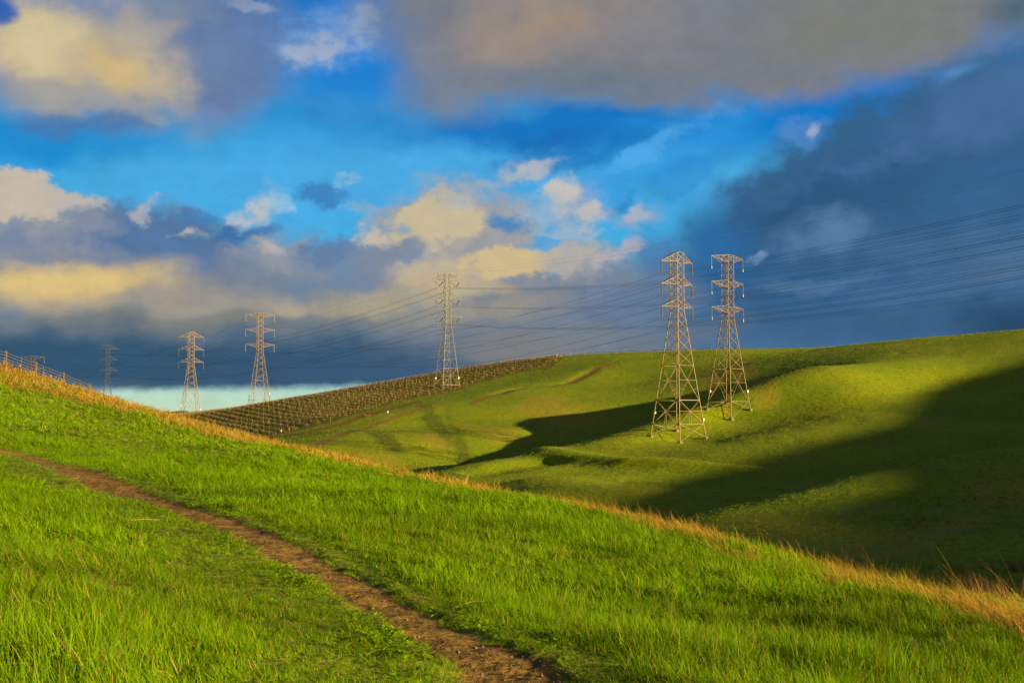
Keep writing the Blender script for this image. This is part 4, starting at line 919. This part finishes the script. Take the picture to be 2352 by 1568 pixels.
ords = ['first', 'second', 'third', 'fourth', 'fifth', 'sixth', 'seventh', 'eighth', 'ninth', 'tenth', 'eleventh', 'twelfth', 'thirteenth', 'fourteenth', 'fifteenth', 'sixteenth', 'seventeenth', 'eighteenth', 'nineteenth', 'twentieth'] + ['twenty-'+w_ for w_ in ('first', 'second', 'third', 'fourth', 'fifth', 'sixth', 'seventh', 'eighth', 'ninth')] + ['thirtieth'] + ['thirty-'+w_ for w_ in ('first', 'second', 'third', 'fourth', 'fifth', 'sixth', 'seventh', 'eighth', 'ninth')] + ['fortieth'] + ['forty-'+w_ for w_ in ('first', 'second', 'third', 'fourth', 'fifth', 'sixth', 'seventh', 'eighth', 'ninth')]
proj = (pc-cc) @ vn; VSP = 4.0; rows = []
for o_ in np.arange(proj.min()+1.5, proj.max(), VSP):
    s_ = np.arange(-400, 400, 1.0); xs_ = cc[0]+vn[0]*o_+vd[0]*s_; ys_ = cc[1]+vn[1]*o_+vd[1]*s_
    ins = in_poly(xs_, ys_, VPOLY); zz = gz(xs_, ys_); ins &= near_z(xs_, ys_) < far_z(xs_, ys_)+.2
    # drop what the skyline or the near hill hides
    ppx, ppy = to_px(xs_, ys_, zz); vis = visible(xs_, ys_, zz, steps=30, lift=1.3) & (ppx > 280) & (ppx < 1420)
    idx = np.where(ins & vis)[0]
    if len(idx) < 8: continue
    sp_ = np.split(idx, np.where(np.diff(idx) > 6)[0]+1); best = max(sp_, key=len)
    if len(best) < 8: continue
    rows.append((o_, [(xs_[q], ys_[q]) for q in range(best[0], best[-1]+1)]))
print('ROWS', len(rows), [len(r_[1]) for r_ in rows])
for k, (o_, S) in enumerate(rows):
    vine_row(S, '%s row of bare vines counted up from the dirt track' % ords[min(k, len(ords)-1)])
sk = []
for px in range(1278, 1706, 8):
    ds_ = np.arange(430, 760, 2.0); xx_ = (px-1176)/F0/CP*ds_; k_ = int(np.argmax(gz(xx_, ds_)/ds_)); sk.append((xx_[k_], ds_[k_]))
sk = [(a_, float(np.mean([q[1] for q in sk[max(0, k_-4):k_+5]]))-2) for k_, (a_, b_) in enumerate(sk)]
SK = []
for (x1, y1), (x2, y2) in zip(sk[:-1], sk[1:]): SK += [(x1+(x2-x1)*q/2, y1+(y2-y1)*q/2) for q in range(2)]
vine_row(SK, 'ragged row of brown vines along the green skyline left of the towers')

# ------------------------------------------------------------------ small things on the far slope
def ground_at(px4, py4): return Vector(hit(px4*.5742, py4*.5742, fsm, 150, 700)[:2]+(0,))
def put(px4, py4):
    h_ = ground_at(px4, py4); return Vector((h_.x, h_.y, gz1(h_.x, h_.y)))
p = put(1549, 1652); root = empty('marker_ball', p); tag(root, 'red and white ball lying on grass beside the dirt track', 'marker ball')
for nm, mt, sgn in (('red_half', red_mat, -1), ('white_half', plate_mat, 1)):
    m = MB(); n_ = 12; rows_ = 6; ax = Vector((.88, -.05, -.5)).normalized()*sgn; u_ = ax.cross(Vector((0, 0, 1))).normalized(); w_ = ax.cross(u_)
    for a in range(rows_+1):
        th = (math.pi/2)*a/rows_
        for b_ in range(n_): m.v.append(Vector((0, 0, .38))+(ax*math.sin(th)+(u_*math.cos(2*math.pi*b_/n_)+w_*math.sin(2*math.pi*b_/n_))*math.cos(th))*.40)
    for a in range(rows_):
        for b_ in range(n_): m.f.append((a*n_+b_, a*n_+(b_+1) % n_, (a+1)*n_+(b_+1) % n_, (a+1)*n_+b_))
    m.build(nm, mt, root)
p = put(1471, 1665); root = empty('curved_pipe', p); tag(root, 'curved orange pipe lying across the end of the dirt track', 'pipe')
m = MB(); pts = [Vector((-1.1+.22*k, .0, .12+.42*((k-5)/5)**2)) for k in range(11)]
for a, b_ in zip(pts[:-1], pts[1:]): m.bar(a, b_, .16, .16, 8)
m.build('pipe_body', orange_mat, root)
for px, py, mt, lb in ((1124, 1735, yellow_mat, 'small yellow marker post low in the left vineyard rows'), (1156, 1728, orange_mat, 'small orange marker post right of the yellow one in the vineyard'), (1650, 1541, orange_mat, 'orange marker post left of the grey tower, lower of two'), (1664, 1536, orange_mat, 'orange marker post left of the grey tower, upper of two')):
    p = put(px, py); root = empty('marker_post', p); tag(root, lb, 'marker post', 'painted marker posts in the vineyard')
    m = MB(); m.bar((0, 0, -.1), (0, 0, .65), .13, .13, 6); m.build('stake', wood, root); m = MB(); m.bar((0, 0, .55), (0, 0, 1.15), .26, .26, 8); m.build('sleeve', mt, root)
p = Vector(P(1279, 824, 606)); p.z = gz1(p.x, p.y); root = empty('marker_post', p); tag(root, 'yellowish marker post alone on the skyline at the vineyard end', 'marker post', 'painted marker posts in the vineyard')
m = MB(); m.bar((0, 0, -.1), (0, 0, 1.2), .14, .14, 6); m.build('stake', wood, root); m = MB(); m.bar((0, 0, 1.1), (0, 0, 1.8), .3, .3, 8); m.build('sleeve', yellow_mat, root)

# dark low shrubs where the valley floor shows at the far left
shrub_m = simple('dark_foliage', (.03, .045, .015), .9, 0, .4, 2)
for k, px in enumerate((352, 368, 381, 395, 408, 421)):
    d = 640+6*(k % 3); q = P(px, 950, d); x_, y_ = q[0], q[1]; zb = gz1(x_, y_); root = empty('shrub', (x_, y_, zb)); tag(root, '%s low dark shrub from the left on the skyline beside the pale tower' % ords[k], 'shrub', 'dark shrubs on the far left skyline')
    g = np.random.default_rng(500+k); Vv = []; Ff = []
    for l in range(420):
        v1 = g.normal(size=3); v1 /= np.linalg.norm(v1); r_ = g.uniform(.6, 1)**.5; c_ = np.array([v1[0]*2.2, v1[1]*1.2, .75+v1[2]*.65])*np.array([r_, r_, 1]); a_ = g.normal(size=3); a_ /= np.linalg.norm(a_); b_ = np.cross(a_, g.normal(size=3)); b_ /= np.linalg.norm(b_); i0 = len(Vv); s_ = .16
        Vv += [c_-a_*s_-b_*s_*.5, c_+a_*s_-b_*s_*.5, c_+a_*s_+b_*s_*.5, c_-a_*s_+b_*s_*.5]; Ff.append((i0, i0+1, i0+2, i0+3))
    link('foliage', np_mesh('foliage', np.array(Vv), np.array(Ff), shrub_m, smooth=False), root)
    m = MB()
    for a_ in range(3): m.bar((0, 0, -.1), (g.normal(0, .8), g.normal(0, .3), .8), .1, .05, 5)
    m.build('stem', wood, root)

# dead stalks lying in the near grass
stalk_m = simple('dead_stalk', (.38, .25, .08), .7, 0, .2, 12)
for (x1, y1, x2, y2), lb in (((292, 1202, 366, 1204), 'long pale dead stalk lying in the short grass left of the path'), ((1580, 1330, 1655, 1334), 'dead stalk lying in the tall grass right of the path'), ((1065, 1397, 1112, 1396), 'short pale stalk beside the right edge of the path'), ((300, 1130, 330, 1131), 'short dead stalk lying beside the far part of the path')):
    a = hit(x1, y1, gz, 5, 60); b_ = hit(x2, y2, gz, 5, 60); lift = .05 if x1 != 1580 else .16
    a = Vector(a)+Vector((0, 0, lift)); b_ = Vector(b_)+Vector((0, 0, lift+.02)); m = MB(); mid_ = a.lerp(b_, .5)+Vector((0, 0, .015))
    m.bar(a-a, mid_-a, .009, .007, 5); m.bar(mid_-a, b_-a, .007, .003, 5); o = m.build('dead_stalk', stalk_m); o.location = a; tag(o, lb, 'stalk', 'dead stalks lying in the grass')
# loose stones and clods on the path
stone_m = simple('path_stone', (.22, .12, .05), .9, 0, .4, 12)
Vv = []; Ff = []
for k in range(420):
    x_, y_ = 0, 0
    t_ = rng.uniform(0, 1)**1.0; i_ = rng.integers(4, len(PATH)-2); a, b_ = PATH[i_], PATH[i_+1]; f = rng.uniform(); cx, cy = a[0]+(b_[0]-a[0])*f, a[1]+(b_[1]-a[1])*f
    l_ = math.hypot(b_[0]-a[0], b_[1]-a[1]); nx, ny = -(b_[1]-a[1])/l_, (b_[0]-a[0])/l_; s_ = rng.uniform(-.5, .5); x_, y_ = cx+nx*s_, cy+ny*s_; r_ = rng.uniform(.004, .010)*(2.0 if rng.uniform() < .12 else 1)
    z_ = gz1(x_, y_)+r_*.3; i0 = len(Vv)
    for c_ in ((1, 0, 0), (0, 1, 0), (-1, 0, 0), (0, -1, 0), (0, 0, .8), (0, 0, -.6)): j_ = rng.uniform(.7, 1.3); Vv.append((x_+c_[0]*r_*j_, y_+c_[1]*r_*j_, z_+c_[2]*r_*j_))
    Ff += [(i0, i0+1, i0+4), (i0+1, i0+2, i0+4), (i0+2, i0+3, i0+4), (i0+3, i0, i0+4), (i0+1, i0, i0+5), (i0+2, i0+1, i0+5), (i0+3, i0+2, i0+5), (i0, i0+3, i0+5)]
o = link('gravel', np_mesh('gravel', np.array(Vv), np.array(Ff), stone_m, smooth=False, k=3)); tag(o, 'small stones and clods scattered on the footpath', kind='stuff')
# ------------------------------------------------------------------ sun and exposure
sd = bpy.data.lights.new('sun', 'SUN'); so = bpy.data.objects.new('sun', sd); col.objects.link(so)
sd.energy = 5.0; sd.color = (1.0, .80, .38); sd.angle = R(.5)
so.rotation_euler = Vector(SD).to_track_quat('Z', 'Y').to_euler(); so.location = (200, -100, 200)
sc.view_settings.view_transform = 'Standard'; sc.view_settings.look = 'None'; sc.view_settings.gamma = 1; sc.view_settings.use_curve_mapping = False
EXPO = 1.65
sc.view_settings.exposure = EXPO; bg.inputs['Strength'].default_value = 2**-EXPO
cy = sc.cycles; cy.max_bounces = 4; cy.diffuse_bounces = 2; cy.glossy_bounces = 1; cy.transmission_bounces = 2; cy.transparent_max_bounces = 4
cy.use_denoising = True; cy.sample_clamp_indirect = 4
cy.use_adaptive_sampling = True; cy.adaptive_threshold = .02
